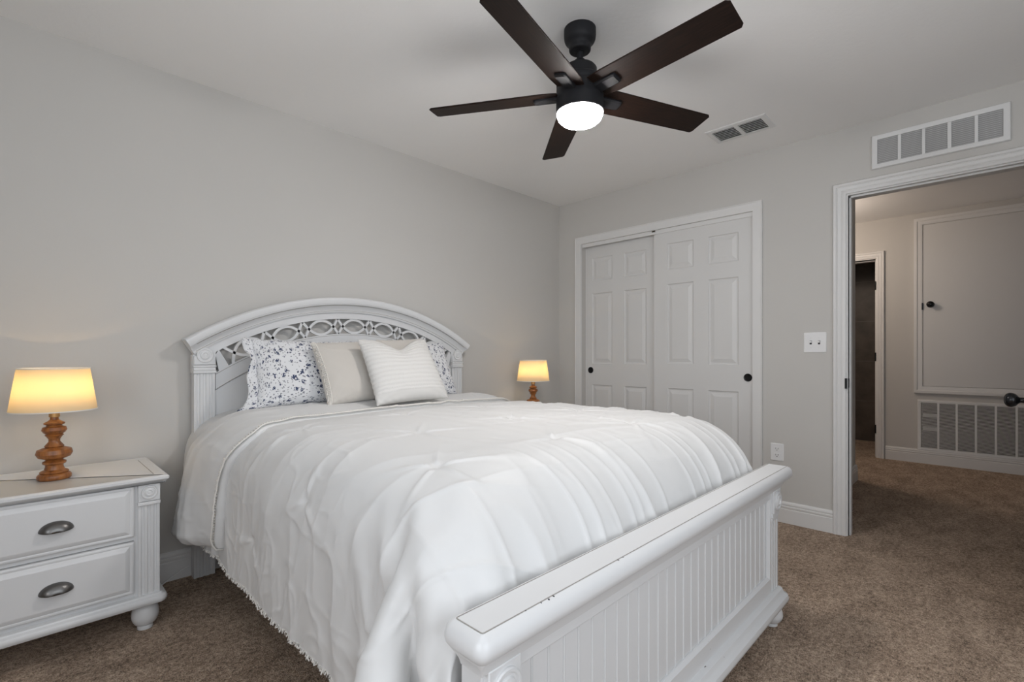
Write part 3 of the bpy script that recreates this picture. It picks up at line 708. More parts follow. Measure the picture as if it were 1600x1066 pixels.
# solid ends of the pierced band
for s in (-1, 1):
    a0, a1 = s * 3.62 * pitch / (RAD + mid), s * (hx + .004) / (RAD + mid) * 1.06
    q = [(HX + (RAD + v) * math.sin(a), CZA + (RAD + v) * math.cos(a)) for a, v in ((a0, band0), (a1, band0), (a1, band1), (a0, band1))]
    q = [(max(HX - hx, min(HX + hx, x)), z) for x, z in q]
    f0 = [bm.verts.new((x, yF + .010, z)) for x, z in q]; f1 = [bm.verts.new((x, yF + .028, z)) for x, z in q]
    bm.faces.new(f0); bm.faces.new(list(reversed(f1)))
    for k in range(4): bm.faces.new((f0[k], f0[(k + 1) % 4], f1[(k + 1) % 4], f1[k]))
bobj('fretwork', bm)
for s in (-1, 1):
    x0, x1 = sorted((HX + s * HW, HX + s * (HW - .098)))
    bm = bmesh.new(); fluted(bm, x0 + .004, x1 - .004, 0, 1.0, yF, .05, 3, .014)
    zt = [arc(-.056, x) for x in (x0, x1)]
    v = [bm.verts.new(p) for p in ((x0, yF + .005, .998), (x1, yF + .005, .998), (x1, yF + .05, .998), (x0, yF + .05, .998), (x0, yF + .005, zt[0]), (x1, yF + .005, zt[1]), (x1, yF + .05, zt[1]), (x0, yF + .05, zt[0]))]
    for f in ((0, 3, 2, 1), (4, 5, 6, 7), (0, 1, 5, 4), (1, 2, 6, 5), (2, 3, 7, 6), (3, 0, 4, 7)): bm.faces.new([v[k] for k in f])
    p = bobj('headboard_post', bm)
    bm = boxes(((x0 + .002, yF - .006, 1.036), (x1 - .002, yF + .03, min(zt) - .004)), ((x0 - .001, yF - .010, .994), (x1 + .001, yF + .03, 1.008)), ((x0 + .001, yF - .007, 1.008), (x1 - .001, yF + .03, 1.024)), ((x0 - .001, yF - .010, 1.024), (x1 + .001, yF + .03, 1.034)))
    b = bobj('block', bm, parent=p, bevel=.003)
    r_ = _ros((x0 + x1) / 2 + 2.07, 1.082, .036, yF - .006 + 1.1, p)
for s in (-1, 1):
    bm = boxes(((HX + s * (HW - .05), yF + .03, .17), (HX + s * (HW - .075), -2.15, .33))); bobj('side_rail', bm, bevel=.003)
# footboard
FZ = .632; fY = -2.200
bm = bmesh.new(); slab(bm, rrect(FX - FW - .040, FX + FW + .040, -2.247, -2.140, .022), [(-.020, FZ - .052), (-.008, FZ - .047), (0, FZ - .036), (.002, FZ - .026), (-.001, FZ - .014), (-.008, FZ - .005), (-.017, FZ - .0005), (-.0195, FZ - .0015), (-.021, FZ)])
cap = bobj('cap_rail', bm, smooth=True)
bm = bmesh.new(); sweep(bm, rrect(FX - FW - .021, FX + FW + .021, -2.228, -2.159, .004, 2), [(-.0006, -.0006), (.0006, -.0006), (.0006, .0002), (-.0006, .0002)], flat(FZ), True); bobj('groove', bm, 'glaze', cap)
bm = bmesh.new()
for x, y, r in ((-2.944, -2.203, .0030), (-2.949, -2.196, .0016), (-2.938, -2.206, .0014), (-2.79, -2.231, .0026), (-2.775, -2.230, .0030), (-2.85, -2.229, .0018), (-2.81, -2.230, .0020), (-2.55, -2.229, .0035), (-2.53, -2.229, .0028), (-2.545, -2.222, .0015), (-2.28, -2.2285, .002)):
    lathe(bm, [(r, -.0012), (r * .8, .0004), (0, .0005)], (x, y, FZ - (.006 if abs(y + 2.2) < .01 else .001)), 7)
o = bobj('paint_chip', bm, 'slot', cap); o['label'] = 'dark chips in the white paint'; o['kind'] = 'stuff'
bm = bmesh.new(); slab(bm, rrect(FX - FW - .010, FX + FW + .010, -2.214, -2.150, .004), [(-.004, FZ - .088), (-.001, FZ - .078), (.006, FZ - .066), (.012, FZ - .058), (.014, FZ - .050)]); bobj('cap_moulding', bm, smooth=True)
bx0, bx1, bz0, bz1 = -2.840, -1.405, .200, .515
# bead board: boards with a rounded bead between
bm = bmesh.new(); pr = []; x = bx0
while x < bx1 - .001:
    e = min(x + .0502, bx1); pr += [(x, fY + .0165), (x + .001, fY + .0135), (x + .0028, fY + .0120), (x + .0046, fY + .0135), (x + .0056, fY + .0165), (x + .0072, fY + .0145), (e - .0008, fY + .0145)]; x = e
lo = [bm.verts.new((a, b, bz0 - .02)) for a, b in pr]; hi = [bm.verts.new((a, b, bz1 + .02)) for a, b in pr]
for i in range(len(pr) - 1): bm.faces.new((lo[i], lo[i + 1], hi[i + 1], hi[i]))
bobj('beadboard', bm)
bm = boxes(((bx0 - .03, fY + .02, .15), (bx1 + .03, fY + .03, .56))); bobj('back_panel', bm)
bm = boxes(((bx0, fY, bz1), (bx1, fY + .022, FZ - .06)), ((bx0, fY, .10), (bx1, fY + .022, bz0)))
sweep(bm, [(bx0, bz0), (bx0, bz1), (bx1, bz1), (bx1, bz0)], [(0, 0), (.009, -.009), (.009, -.014), (0, -.014)], onA(fY), True)
ff = bobj('footboard_frame', bm)
for z, w_, y in ((bz1 - .009, .0009, fY + .0135), (FZ - .0885, .0011, fY - .0006)):
    bm = bmesh.new(); sweep(bm, [(bx0, z), (bx1, z)], [(-w_, -.001), (w_, -.001), (w_, .0006), (-w_, .0006)], onA(y)); bobj('groove', bm, 'glaze', ff)
for s in (-1, 1):
    xa, xb = (bx1, FX + FW) if s > 0 else (FX - FW, bx0)
    bm = bmesh.new(); fluted(bm, xa, xb, .10, FZ - .06, fY, .05, 3, .012); p = bobj('footboard_post', bm)
    bm = boxes(((xa + .008, fY - .012, FZ - .175), (xb - .003, fY + .02, FZ - .085)), ((xa + .010, fY - .007, FZ - .195), (xb - .005, fY + .02, FZ - .170)), ((xa + .012, fY - .004, FZ - .208), (xb - .007, fY + .02, FZ - .19)))
    bobj('block', bm, parent=p, bevel=.003)
    rr = _ros((xa + xb) / 2 + 2.0725, FZ - .130, .036, fY - .012 + 1.1, p)
bm = bmesh.new(); slab(bm, rrect(FX - FW, FX + FW, -2.206, -2.150, .008), [(.004, .086), (.026, .088), (.034, .096), (.036, .106), (.032, .118), (.020, .125), (.016, .131), (.012, .140), (.002, .144)])
bobj('base_moulding', bm, smooth=True)
for s in (-1, 1):
    bm = bmesh.new(); lathe(bm, [(r, z * .80) for r, z in BUN], (FX + s * (FW - .045), -2.185, 0)); bobj('bun_foot', bm, smooth='all')

# ------------------------------------------------------------------ comforter
def from_steps(steps, shape):
    """Grid of drape points in millimetres (rows run from head to foot); along a row each number is the step from the last."""
    return np.cumsum(np.array(steps, float).reshape(3, *shape), axis=2).transpose(1, 2, 0) * .001
CLOTH_GRID = from_steps([
    -2913,0,0,0,1,0,0,0,0,2,7,14,22,28,34,38,40,41,40,41,42,41,41,41,41,41,41,41,41,41,41,41,41,42,41,41,41,41,41,41,41,41,41,41,41,41,42,41,40,41,40,38,34,29,21,14,7,2,1,0,1,0,0,0,0,0,
    -2914,1,0,0,0,0,0,0,1,2,7,14,22,28,34,38,40,40,41,41,41,41,41,42,41,41,41,41,41,41,41,41,41,42,41,41,41,41,41,41,41,41,41,42,41,41,41,41,41,40,41,38,33,29,21,14,7,3,0,0,1,0,0,0,0,-1,
    -2913,0,0,0,0,0,0,0,1,2,7,14,21,29,33,38,40,41,41,41,41,41,41,41,42,41,41,41,41,41,41,41,41,42,41,41,41,41,41,41,41,41,42,41,41,41,41,41,41,41,40,38,33,29,21,14,7,2,1,1,0,0,0,0,0,0,
    -2913,0,-1,0,1,0,0,0,1,2,7,14,21,29,33,38,40,41,41,41,41,41,41,41,41,42,41,41,41,41,41,41,41,42,41,41,41,41,41,41,41,42,41,41,41,41,41,41,41,41,40,38,33,29,21,14,7,2,1,0,1,0,0,0,0,0,
    -2913,-1,1,0,0,0,0,0,1,2,6,15,21,29,33,37,41,41,41,41,41,41,41,41,41,42,41,41,41,41,41,41,41,42,41,41,41,41,41,41,41,42,41,41,41,41,41,41,41,41,40,38,34,28,21,15,6,2,1,0,0,0,0,0,1,-1,
    -2914,0,0,0,0,1,0,0,0,3,6,15,21,28,34,37,40,41,42,41,41,41,41,41,41,41,42,41,41,41,41,41,41,42,41,41,41,41,41,41,42,41,41,41,41,41,41,41,42,41,40,37,34,28,21,15,6,2,1,0,0,0,0,0,0,0,
    -2914,0,0,0,0,1,0,0,1,2,6,15,21,28,34,37,40,41,41,42,41,41,41,41,41,41,42,41,41,41,41,41,41,42,41,41,41,41,41,41,42,41,41,41,41,41,41,42,41,41,40,37,34,28,21,15,6,2,1,0,0,0,0,0,0,0,
    -2914,0,0,0,0,1,0,0,1,2,6,15,21,28,33,38,40,41,41,42,41,41,41,41,41,41,41,42,41,41,41,41,41,42,41,41,41,41,41,41,42,41,41,41,41,41,41,42,41,41,40,37,34,28,21,15,6,2,1,0,0,0,0,1,0,-1,
    -2914,0,0,0,0,1,0,0,1,2,6,15,21,28,33,38,40,41,41,41,42,41,41,41,41,41,41,42,41,41,41,41,41,42,41,41,41,41,41,42,41,41,41,41,41,41,42,41,41,41,40,38,33,28,21,15,7,2,0,0,0,0,0,1,0,0,
    -2914,0,1,0,0,0,0,0,0,3,6,15,21,28,33,38,40,41,41,41,42,41,41,41,41,41,41,42,41,41,41,41,41,42,41,41,41,41,41,42,41,41,41,41,41,41,42,41,41,41,40,38,33,28,21,15,6,3,0,0,0,0,0,0,1,0,
    -2913,0,0,0,0,0,0,0,0,3,6,15,21,28,33,38,40,41,41,41,42,41,41,41,41,41,41,42,41,41,41,41,41,42,41,41,41,41,41,42,41,41,41,41,41,41,42,41,41,41,40,38,33,28,21,15,6,2,1,0,0,0,0,1,-1,0,
    -2913,-1,1,0,0,0,0,0,0,2,7,15,21,28,33,38,40,41,41,41,41,42,41,41,41,41,41,42,41,41,41,41,41,42,41,41,41,41,41,42,41,41,41,41,41,42,41,41,41,41,40,38,33,28,21,15,6,2,1,0,0,0,0,1,-1,0,
    -2914,1,-1,0,1,0,0,0,1,2,6,15,21,28,33,38,40,41,41,41,41,42,41,41,41,41,41,42,41,41,41,41,41,42,41,41,41,41,41,42,41,41,41,41,41,42,41,41,41,41,40,38,33,28,21,15,6,2,1,0,0,0,0,1,0,0,
    -2914,0,0,1,-1,1,0,0,1,2,6,15,21,28,33,38,40,41,41,41,41,42,41,41,41,41,41,42,41,41,41,41,41,42,41,41,41,41,41,42,41,41,41,41,42,41,41,41,41,41,40,38,33,28,21,15,6,2,1,0,0,0,1,-1,0,0,
    -2914,0,0,0,1,0,0,0,1,2,6,15,21,28,33,38,40,41,41,41,41,42,41,41,41,41,41,42,41,41,41,41,41,42,41,41,41,41,42,41,41,41,41,41,42,41,41,41,41,41,40,38,33,28,21,15,7,2,0,0,0,0,1,0,0,-1,
    -2914,0,0,0,0,0,1,0,0,2,7,14,22,28,33,38,40,41,41,41,41,41,42,41,41,41,41,42,41,41,41,41,41,42,41,41,41,41,42,41,41,41,41,41,42,41,41,41,41,41,40,38,33,28,22,14,6,3,0,0,0,1,-1,1,0,0,
    -2914,0,0,0,0,1,0,0,0,3,6,14,22,28,33,38,40,41,41,41,41,41,42,41,41,41,41,42,41,41,41,41,41,42,41,41,41,41,42,41,41,41,41,42,41,41,41,41,41,41,40,38,33,28,21,15,6,3,0,0,1,0,-1,1,0,0,
    -2913,-1,0,0,0,0,1,0,0,3,6,14,22,28,33,38,40,41,41,41,41,41,42,41,41,41,41,42,41,41,41,41,41,42,41,41,41,41,42,41,41,41,41,41,42,41,41,41,41,41,41,37,33,28,22,14,7,2,0,0,0,0,1,0,0,0,
    -2914,0,0,0,0,0,1,0,1,2,6,14,21,29,33,37,41,41,41,41,41,41,42,41,41,41,41,41,42,41,41,41,41,42,41,41,41,41,42,41,41,41,41,42,41,41,41,41,41,41,41,37,34,28,21,14,7,2,0,0,1,0,0,0,0,0,
    -2915,1,0,0,0,0,1,0,1,2,6,14,21,28,34,37,41,41,41,41,41,41,42,41,41,41,41,41,42,41,41,41,41,42,41,41,41,41,42,41,41,41,41,42,41,41,41,41,41,41,41,37,34,28,21,14,7,1,1,0,0,1,0,0,0,0,
    -2914,0,0,0,0,0,1,0,1,2,6,14,21,28,34,37,41,41,41,41,41,41,42,41,41,41,41,41,42,41,41,41,41,42,41,41,41,41,42,41,41,41,41,42,41,41,41,41,41,42,40,37,34,28,21,14,7,2,0,0,0,1,0,0,0,-1,
    -2914,0,0,0,0,1,0,0,0,2,7,14,21,28,34,37,41,41,41,41,41,41,42,41,41,41,41,41,42,41,41,41,41,42,41,41,41,41,42,41,41,41,41,42,41,41,41,41,41,42,40,37,33,29,21,14,7,2,0,0,0,0,1,0,0,0,
    -2913,-1,0,0,0,1,0,0,1,2,6,15,20,29,33,37,41,41,41,41,41,41,42,41,41,41,41,41,42,41,41,41,41,42,41,41,41,41,42,41,41,41,41,42,41,41,41,41,41,42,40,37,33,28,22,14,7,2,0,0,0,0,1,0,0,-1,
    -2913,-1,0,0,0,1,0,0,1,2,6,15,21,28,33,37,41,41,41,41,41,41,42,41,41,41,41,41,42,41,41,41,42,41,41,41,41,41,42,41,41,41,41,42,41,41,41,41,42,41,40,37,33,29,21,14,6,3,0,0,0,0,1,0,0,1,
    -2913,-1,0,1,-1,1,0,0,1,2,6,15,21,28,33,37,41,41,41,41,41,41,42,41,41,41,41,41,42,41,41,41,42,41,41,41,41,42,41,41,41,41,41,42,41,41,41,41,42,41,40,37,34,28,21,14,7,2,0,0,0,0,0,1,0,1,
    -2913,-1,1,-1,1,0,0,0,0,3,6,14,22,28,33,37,41,41,41,41,41,41,41,42,41,41,41,41,42,41,41,41,42,41,41,41,41,42,41,41,41,41,41,42,41,41,41,41,42,41,40,37,34,27,22,14,7,2,0,0,0,1,0,0,0,0,
    -2914,0,1,0,0,0,0,0,0,2,7,15,21,28,33,37,41,41,41,41,41,41,42,41,41,41,41,41,42,41,41,41,42,41,41,41,41,42,41,41,41,41,42,41,41,41,41,41,42,41,40,37,34,28,21,14,7,2,0,0,0,1,-1,0,1,0,
    -2914,0,0,1,0,0,0,0,0,2,7,15,21,28,33,37,40,42,41,41,41,41,41,42,41,41,41,41,42,41,41,41,41,42,41,41,41,42,41,41,41,41,42,41,41,41,41,42,41,41,40,37,34,28,21,14,7,2,0,0,0,1,-1,1,0,0,
    -2914,0,0,1,0,0,0,0,0,2,7,15,21,28,33,37,41,41,41,41,41,41,41,42,41,41,41,41,42,41,41,41,41,42,41,41,41,42,41,41,41,41,42,41,41,41,41,42,41,41,40,37,34,28,21,14,6,2,1,0,0,0,1,-1,1,0,
    -2914,0,0,1,0,0,0,0,1,1,7,14,22,28,33,37,40,42,41,41,41,41,41,42,41,41,41,41,42,41,41,41,41,42,41,41,41,42,41,41,41,41,42,41,41,41,41,42,41,41,40,38,33,28,21,14,6,2,1,0,0,1,0,0,0,0,
    -2914,0,0,1,0,0,0,0,0,2,7,14,22,28,33,37,40,42,41,41,41,41,41,42,41,41,41,41,42,41,41,41,41,42,41,41,41,42,41,41,41,42,41,41,41,41,42,41,41,41,40,38,33,28,21,14,7,2,0,1,0,0,0,-1,1,0,
    -2914,0,1,0,0,0,0,0,0,2,7,14,22,28,33,37,40,42,41,41,41,41,41,42,41,41,41,41,42,41,41,41,42,41,41,41,41,42,41,41,41,42,41,41,41,41,42,41,41,41,40,38,33,28,21,14,7,2,0,0,1,0,-1,1,0,0,
    -2914,0,0,0,1,0,0,0,1,1,7,14,21,29,33,37,40,41,42,41,41,41,41,42,41,41,41,41,42,41,41,41,42,41,41,41,42,41,41,41,41,42,41,41,41,41,42,41,41,41,40,38,33,28,21,14,7,2,0,1,-1,0,0,1,0,0,
    -2914,0,0,0,0,1,0,0,0,2,7,14,21,29,33,37,40,41,42,41,41,41,41,41,42,41,41,41,42,41,41,41,42,41,41,41,42,41,41,41,42,41,41,41,41,42,41,41,41,41,40,38,33,28,21,14,7,2,0,0,1,0,-1,0,1,0,
    -2915,1,0,1,-1,1,0,0,0,2,7,14,21,28,34,37,40,41,42,41,41,41,41,41,42,41,41,41,42,41,41,41,42,41,41,41,42,41,41,41,42,41,41,41,41,42,41,41,41,41,40,38,33,28,21,14,7,1,1,0,0,0,1,0,0,0,
    -2915,1,0,1,0,0,0,0,1,1,7,14,21,28,34,37,40,41,41,42,41,41,41,41,42,41,41,41,42,41,41,41,42,41,41,41,42,41,41,41,42,41,41,41,42,41,41,41,41,41,41,37,33,28,21,14,7,2,0,0,0,0,1,0,0,0,
    -2914,0,0,0,0,1,0,0,0,2,7,14,21,28,33,38,40,41,41,42,41,41,41,41,42,41,41,41,42,41,41,41,42,41,41,41,42,41,41,42,41,41,41,41,42,41,41,41,42,41,40,37,33,28,21,14,7,2,0,0,0,0,1,0,0,0,
    -2914,0,0,0,0,1,0,0,0,2,7,14,21,28,33,38,40,41,41,41,42,41,41,41,42,41,41,41,42,41,41,41,42,41,41,42,41,41,41,42,41,41,41,42,41,41,41,42,41,41,40,37,33,28,21,14,7,1,1,0,0,1,0,0,0,1,
    -2914,0,0,0,0,1,0,0,0,2,7,14,21,28,33,38,40,41,41,41,42,41,41,41,41,42,41,41,42,41,41,41,42,41,41,42,41,41,41,42,41,41,42,41,41,41,42,41,41,41,40,38,32,28,21,14,7,2,0,1,0,0,0,0,1,1,
    -2914,0,0,0,0,0,0,1,0,2,7,14,21,28,33,38,40,41,41,41,41,42,41,41,41,42,41,41,42,41,41,41,42,41,41,42,41,41,42,41,41,41,42,41,41,42,41,41,41,41,40,38,33,27,21,14,7,2,1,0,0,0,0,1,1,1,
    -2915,1,0,0,0,1,0,0,0,2,7,14,21,28,33,38,40,41,41,41,41,41,42,41,41,42,41,41,42,41,41,41,42,41,41,42,41,41,42,41,41,42,41,41,42,41,41,41,41,42,40,37,33,28,20,14,7,3,0,0,0,0,0,2,2,3,
    -2915,1,-1,0,1,0,1,0,0,2,7,14,21,28,33,37,40,41,42,41,41,41,42,41,41,41,42,41,41,42,41,41,42,41,42,41,41,42,41,41,42,41,41,42,41,41,41,42,41,41,40,38,32,28,21,14,7,2,0,-1,0,1,3,3,5,6,
    -2914,0,0,-1,-1,0,0,1,1,2,7,14,21,28,33,38,40,41,41,41,42,41,41,42,41,41,42,41,41,42,41,41,42,41,42,41,41,42,41,41,42,41,41,42,41,42,41,41,41,41,41,37,33,28,21,14,6,2,-1,2,3,5,7,7,7,7,
    -2915,1,0,-1,-1,-1,0,0,2,3,7,14,20,28,34,37,40,42,41,41,41,42,41,42,41,41,42,41,41,42,41,42,41,41,42,41,41,42,41,42,41,41,42,41,42,41,41,42,41,41,40,38,33,29,20,14,6,4,5,7,8,8,9,8,7,7,
    -2918,2,2,1,-1,-1,-1,-1,1,3,7,14,20,28,34,37,41,41,42,41,41,42,41,41,42,41,42,41,41,42,41,42,41,41,42,41,41,42,41,42,41,41,42,41,42,41,42,41,42,41,41,37,34,29,21,15,11,10,8,7,6,6,5,6,4,6,
    -2931,4,4,3,3,1,1,0,1,2,5,14,20,27,34,39,40,42,41,42,41,42,41,41,42,41,42,41,41,42,41,42,41,41,42,41,42,41,41,42,41,41,42,41,42,41,42,41,42,41,41,39,33,28,20,15,9,5,3,5,3,4,3,4,4,4,
    -2959,4,5,5,5,5,4,5,4,4,7,11,20,31,36,39,42,41,42,41,41,42,41,42,41,41,42,41,42,41,41,42,41,41,42,41,41,42,41,42,41,41,42,41,42,41,41,42,41,42,41,39,35,29,19,12,5,2,-2,0,1,2,1,2,3,3,
    -2999,5,5,5,5,6,6,6,7,9,14,23,28,31,36,40,41,42,41,42,41,41,42,41,41,42,41,41,42,41,41,42,41,41,42,41,41,42,41,41,42,41,41,42,41,41,42,41,41,42,41,40,36,30,22,15,9,5,-1,-1,1,0,1,1,0,1,
    -3037,6,7,7,8,9,11,12,14,15,18,23,26,31,38,40,42,41,41,41,42,41,41,42,41,41,41,42,41,41,42,41,41,41,42,41,41,41,42,41,41,42,41,41,41,41,42,41,41,41,41,41,37,32,21,16,13,10,8,6,5,3,2,1,1,1,
    -3059,12,11,14,15,16,17,18,17,12,9,14,20,34,39,41,41,41,41,42,41,41,41,41,42,41,41,41,41,42,41,41,41,41,42,41,41,41,41,42,41,41,41,41,41,42,41,41,41,40,41,40,38,33,24,13,1,5,11,13,14,12,10,9,6,6,
    -3048,17,17,18,17,17,18,16,9,3,2,9,23,34,39,41,41,41,41,41,41,41,41,41,41,41,42,41,41,41,41,41,41,41,41,42,41,41,41,41,41,41,41,42,41,41,41,40,41,40,40,38,37,35,26,16,9,-1,-4,1,9,12,15,15,14,14,
    -3018,18,17,17,17,16,13,6,-1,-4,-1,14,24,35,40,41,41,41,41,40,41,41,41,41,41,41,41,41,41,41,41,41,41,41,41,41,41,42,41,41,41,41,41,41,41,41,41,40,41,40,39,36,34,35,29,14,11,14,2,-8,-8,-2,7,12,14,16,
    -2990,16,18,17,15,9,0,-5,-8,-1,10,12,24,38,41,40,41,41,41,40,41,41,40,41,41,41,41,41,41,40,41,41,41,41,41,41,41,41,41,41,41,41,41,41,41,41,41,40,40,40,37,36,32,32,31,19,4,10,19,8,-3,-11,-12,-5,4,10,
    -2965,18,17,12,3,-4,-9,-8,1,5,2,13,33,40,41,40,41,40,41,40,40,41,41,40,41,41,40,41,41,41,41,40,41,41,41,41,41,41,41,41,41,40,41,41,41,41,41,40,41,39,37,34,30,27,31,27,9,-1,8,20,16,1,-9,-15,-12,-7,
    -2936,14,7,-2,-8,-11,-6,2,3,-8,0,28,38,40,41,40,41,40,40,40,40,41,40,40,41,41,40,41,40,41,41,41,40,41,41,41,41,40,41,41,41,41,41,41,40,42,40,41,40,40,39,33,24,20,30,31,22,1,-6,7,21,20,9,-4,-14,-16,
    -2918,1,-4,-10,-9,-4,1,-3,-13,-7,18,33,39,41,40,41,40,40,39,40,40,40,40,40,41,40,41,40,41,40,41,41,40,41,41,41,40,41,41,40,41,41,41,41,41,41,40,41,40,40,41,33,24,11,21,32,30,17,-4,-8,4,20,22,15,3,-8,
    -2919,-6,-9,-8,-5,0,-9,-16,-12,10,30,33,39,40,40,41,39,40,40,39,40,39,40,41,40,40,41,40,40,41,40,41,40,41,41,40,41,41,40,41,41,40,41,41,41,41,41,40,41,40,41,34,24,12,5,27,33,28,12,-7,-11,3,17,24,20,12,
    -2928,-7,-7,-6,-7,-12,-19,-15,4,27,29,33,39,40,40,40,39,40,39,40,39,40,40,40,40,41,40,40,40,40,40,41,40,41,41,40,40,41,41,40,41,40,41,41,41,41,41,41,40,41,41,35,25,19,-7,12,32,30,26,9,-10,-12,0,15,23,24,
    -2940,-6,-8,-10,-16,-19,-17,-3,23,32,26,34,39,39,40,40,39,39,39,39,40,40,39,40,41,40,40,40,39,40,41,40,40,41,41,40,40,41,40,40,41,41,40,41,41,41,41,41,41,41,41,35,26,25,-7,-7,24,31,28,24,7,-13,-12,-2,13,22,
    -2954,-9,-13,-17,-20,-18,-8,16,34,29,26,34,38,40,39,39,39,39,39,39,40,39,39,40,41,40,39,40,40,40,40,40,40,40,41,41,40,40,40,40,41,40,41,41,41,42,41,41,41,41,41,35,28,25,3,-19,6,29,28,28,27,1,-17,-14,-2,12,
    -32,0,0,0,0,0,0,0,0,0,0,0,1,0,0,0,0,0,1,0,0,0,0,0,0,0,0,0,0,0,0,0,0,0,0,0,0,0,0,0,0,0,0,0,0,0,0,0,-1,0,0,0,0,0,0,0,0,-1,0,0,1,0,0,0,0,0,
    -73,0,0,0,0,0,0,0,0,0,0,0,0,0,0,1,0,0,1,0,0,0,0,0,0,0,0,0,0,0,0,0,0,0,0,0,0,0,0,0,0,0,0,0,0,0,0,0,-1,0,0,-1,0,0,0,0,0,0,0,0,0,0,0,0,0,0,
    -115,0,0,0,0,0,0,0,0,1,0,0,0,0,0,0,1,0,0,1,0,0,-1,0,0,0,0,0,0,0,0,0,0,0,0,0,0,0,0,0,0,0,0,0,0,1,0,-1,0,0,-1,0,0,0,0,0,0,0,0,0,0,0,0,0,0,0,
    -156,0,0,0,0,0,0,0,0,0,0,0,0,1,0,0,0,0,1,0,0,0,0,0,0,0,0,0,0,0,0,0,0,0,0,0,0,0,0,0,0,0,0,0,0,0,0,0,0,-1,0,0,0,0,0,0,-1,0,0,0,0,0,0,1,0,0,
    -197,0,0,0,0,0,0,0,0,0,0,0,0,0,0,1,0,0,0,0,0,0,0,0,0,0,0,0,0,0,0,0,0,0,0,0,0,0,0,0,0,0,0,0,0,0,0,0,0,0,0,-1,0,0,0,0,0,0,0,0,0,0,0,0,0,0,
    -239,0,0,0,0,0,0,0,0,0,0,1,0,0,0,0,0,1,0,0,0,0,0,0,0,0,0,0,0,0,0,0,0,0,0,0,0,0,0,0,0,0,0,0,0,0,0,0,-1,0,0,0,0,0,0,0,0,0,0,0,0,0,0,0,0,0,
    -280,0,0,0,0,0,0,0,0,0,0,0,0,0,0,1,0,0,0,0,0,0,0,0,0,0,0,0,0,0,0,0,0,0,0,0,0,0,0,0,0,0,0,0,0,0,0,0,0,0,0,-1,0,0,0,0,0,0,0,0,0,0,0,0,1,0,
    -321,0,0,-1,0,0,0,0,1,0,0,0,0,0,0,0,0,1,0,0,0,0,0,0,0,0,0,0,0,-1,0,0,0,0,0,0,0,1,0,0,0,0,0,0,0,0,0,0,-1,0,0,0,0,0,0,0,0,0,0,0,0,0,0,0,0,0,
    -363,0,0,0,0,0,0,0,0,0,0,0,0,0,0,1,0,0,0,0,0,0,0,0,0,0,0,0,0,0,0,0,0,0,0,0,0,0,0,0,0,0,0,0,0,0,0,0,0,0,0,0,0,-1,0,0,0,0,0,0,1,0,0,0,0,0,
    -404,0,0,0,0,0,0,0,0,0,0,0,0,0,0,0,0,0,0,0,1,0,0,0,-1,0,0,0,0,0,0,0,0,0,0,0,0,0,0,0,0,0,1,0,0,0,0,-1,0,0,0,0,0,0,0,0,0,0,0,0,0,0,0,0,0,0,
    -446,0,0,0,0,0,0,0,0,0,0,0,0,1,0,0,0,0,0,0,0,0,0,0,0,0,0,0,0,0,0,0,0,0,0,0,0,0,0,0,0,0,0,0,0,0,0,0,0,0,0,0,0,0,0,0,0,0,0,0,0,0,0,0,0,0,
    -487,0,0,0,0,0,0,0,0,0,0,0,0,0,0,0,0,0,0,0,0,0,0,0,0,0,0,0,0,0,0,0,0,0,0,0,0,0,0,0,0,0,0,0,0,0,0,0,0,0,0,0,0,0,0,0,0,0,0,0,0,0,0,0,1,0,
    -528,0,0,-1,0,0,0,0,0,0,0,1,0,0,0,0,0,0,0,0,0,0,0,0,0,0,0,0,0,0,0,0,0,0,0,0,0,0,0,0,0,0,0,0,0,0,0,0,0,0,0,0,0,0,0,0,0,0,0,0,0,0,0,0,0,0,
    -570,0,0,0,0,0,0,0,0,0,0,0,0,0,0,0,0,0,0,0,0,0,0,0,0,0,0,0,0,0,0,0,0,0,0,0,0,0,0,0,0,0,0,0,0,0,0,0,0,0,0,0,0,0,0,0,0,0,0,0,1,0,0,0,0,0,
    -611,0,0,0,0,0,0,0,0,0,0,0,0,0,0,0,0,0,0,0,0,0,0,0,0,0,0,0,0,0,0,0,0,-1,0,1,0,0,0,0,0,0,0,0,0,0,0,0,0,0,0,0,0,0,0,0,0,0,0,0,0,0,0,0,0,0,
    -653,0,0,0,0,0,0,0,0,0,0,0,0,0,0,0,0,0,0,0,0,0,0,0,0,0,0,0,0,0,0,0,0,0,0,0,0,0,0,0,0,0,0,0,0,0,0,0,0,0,0,0,0,0,0,0,1,0,0,0,0,0,0,0,0,0,
    -694,0,0,0,0,0,0,0,0,0,0,0,0,0,0,0,0,0,0,0,0,0,0,0,0,0,0,0,-1,0,0,0,0,0,0,0,0,0,0,0,1,0,0,0,0,0,0,0,0,0,0,0,0,0,0,0,0,0,0,0,0,0,0,0,1,0,
    -735,0,-1,0,0,0,0,0,0,0,0,0,0,0,0,0,0,0,0,0,0,0,0,0,0,0,0,0,0,0,0,0,0,0,0,0,0,0,0,0,0,0,0,0,0,0,0,0,0,0,0,0,0,0,1,0,0,0,0,0,0,0,0,0,0,0,
    -777,0,0,0,0,0,0,0,0,0,0,0,0,0,0,0,0,0,0,0,0,0,0,0,-1,0,0,0,0,0,0,0,0,0,0,0,0,0,0,0,0,0,0,0,1,0,0,0,0,0,0,0,0,0,0,0,0,0,0,0,0,1,0,0,0,0,
    -818,0,0,0,0,0,-1,0,0,0,0,0,0,0,0,0,0,0,0,0,0,0,0,0,0,0,0,0,0,0,0,0,0,0,0,0,0,0,0,0,0,0,0,0,0,0,0,0,0,0,0,0,0,1,0,0,0,0,0,0,0,0,0,0,0,1,
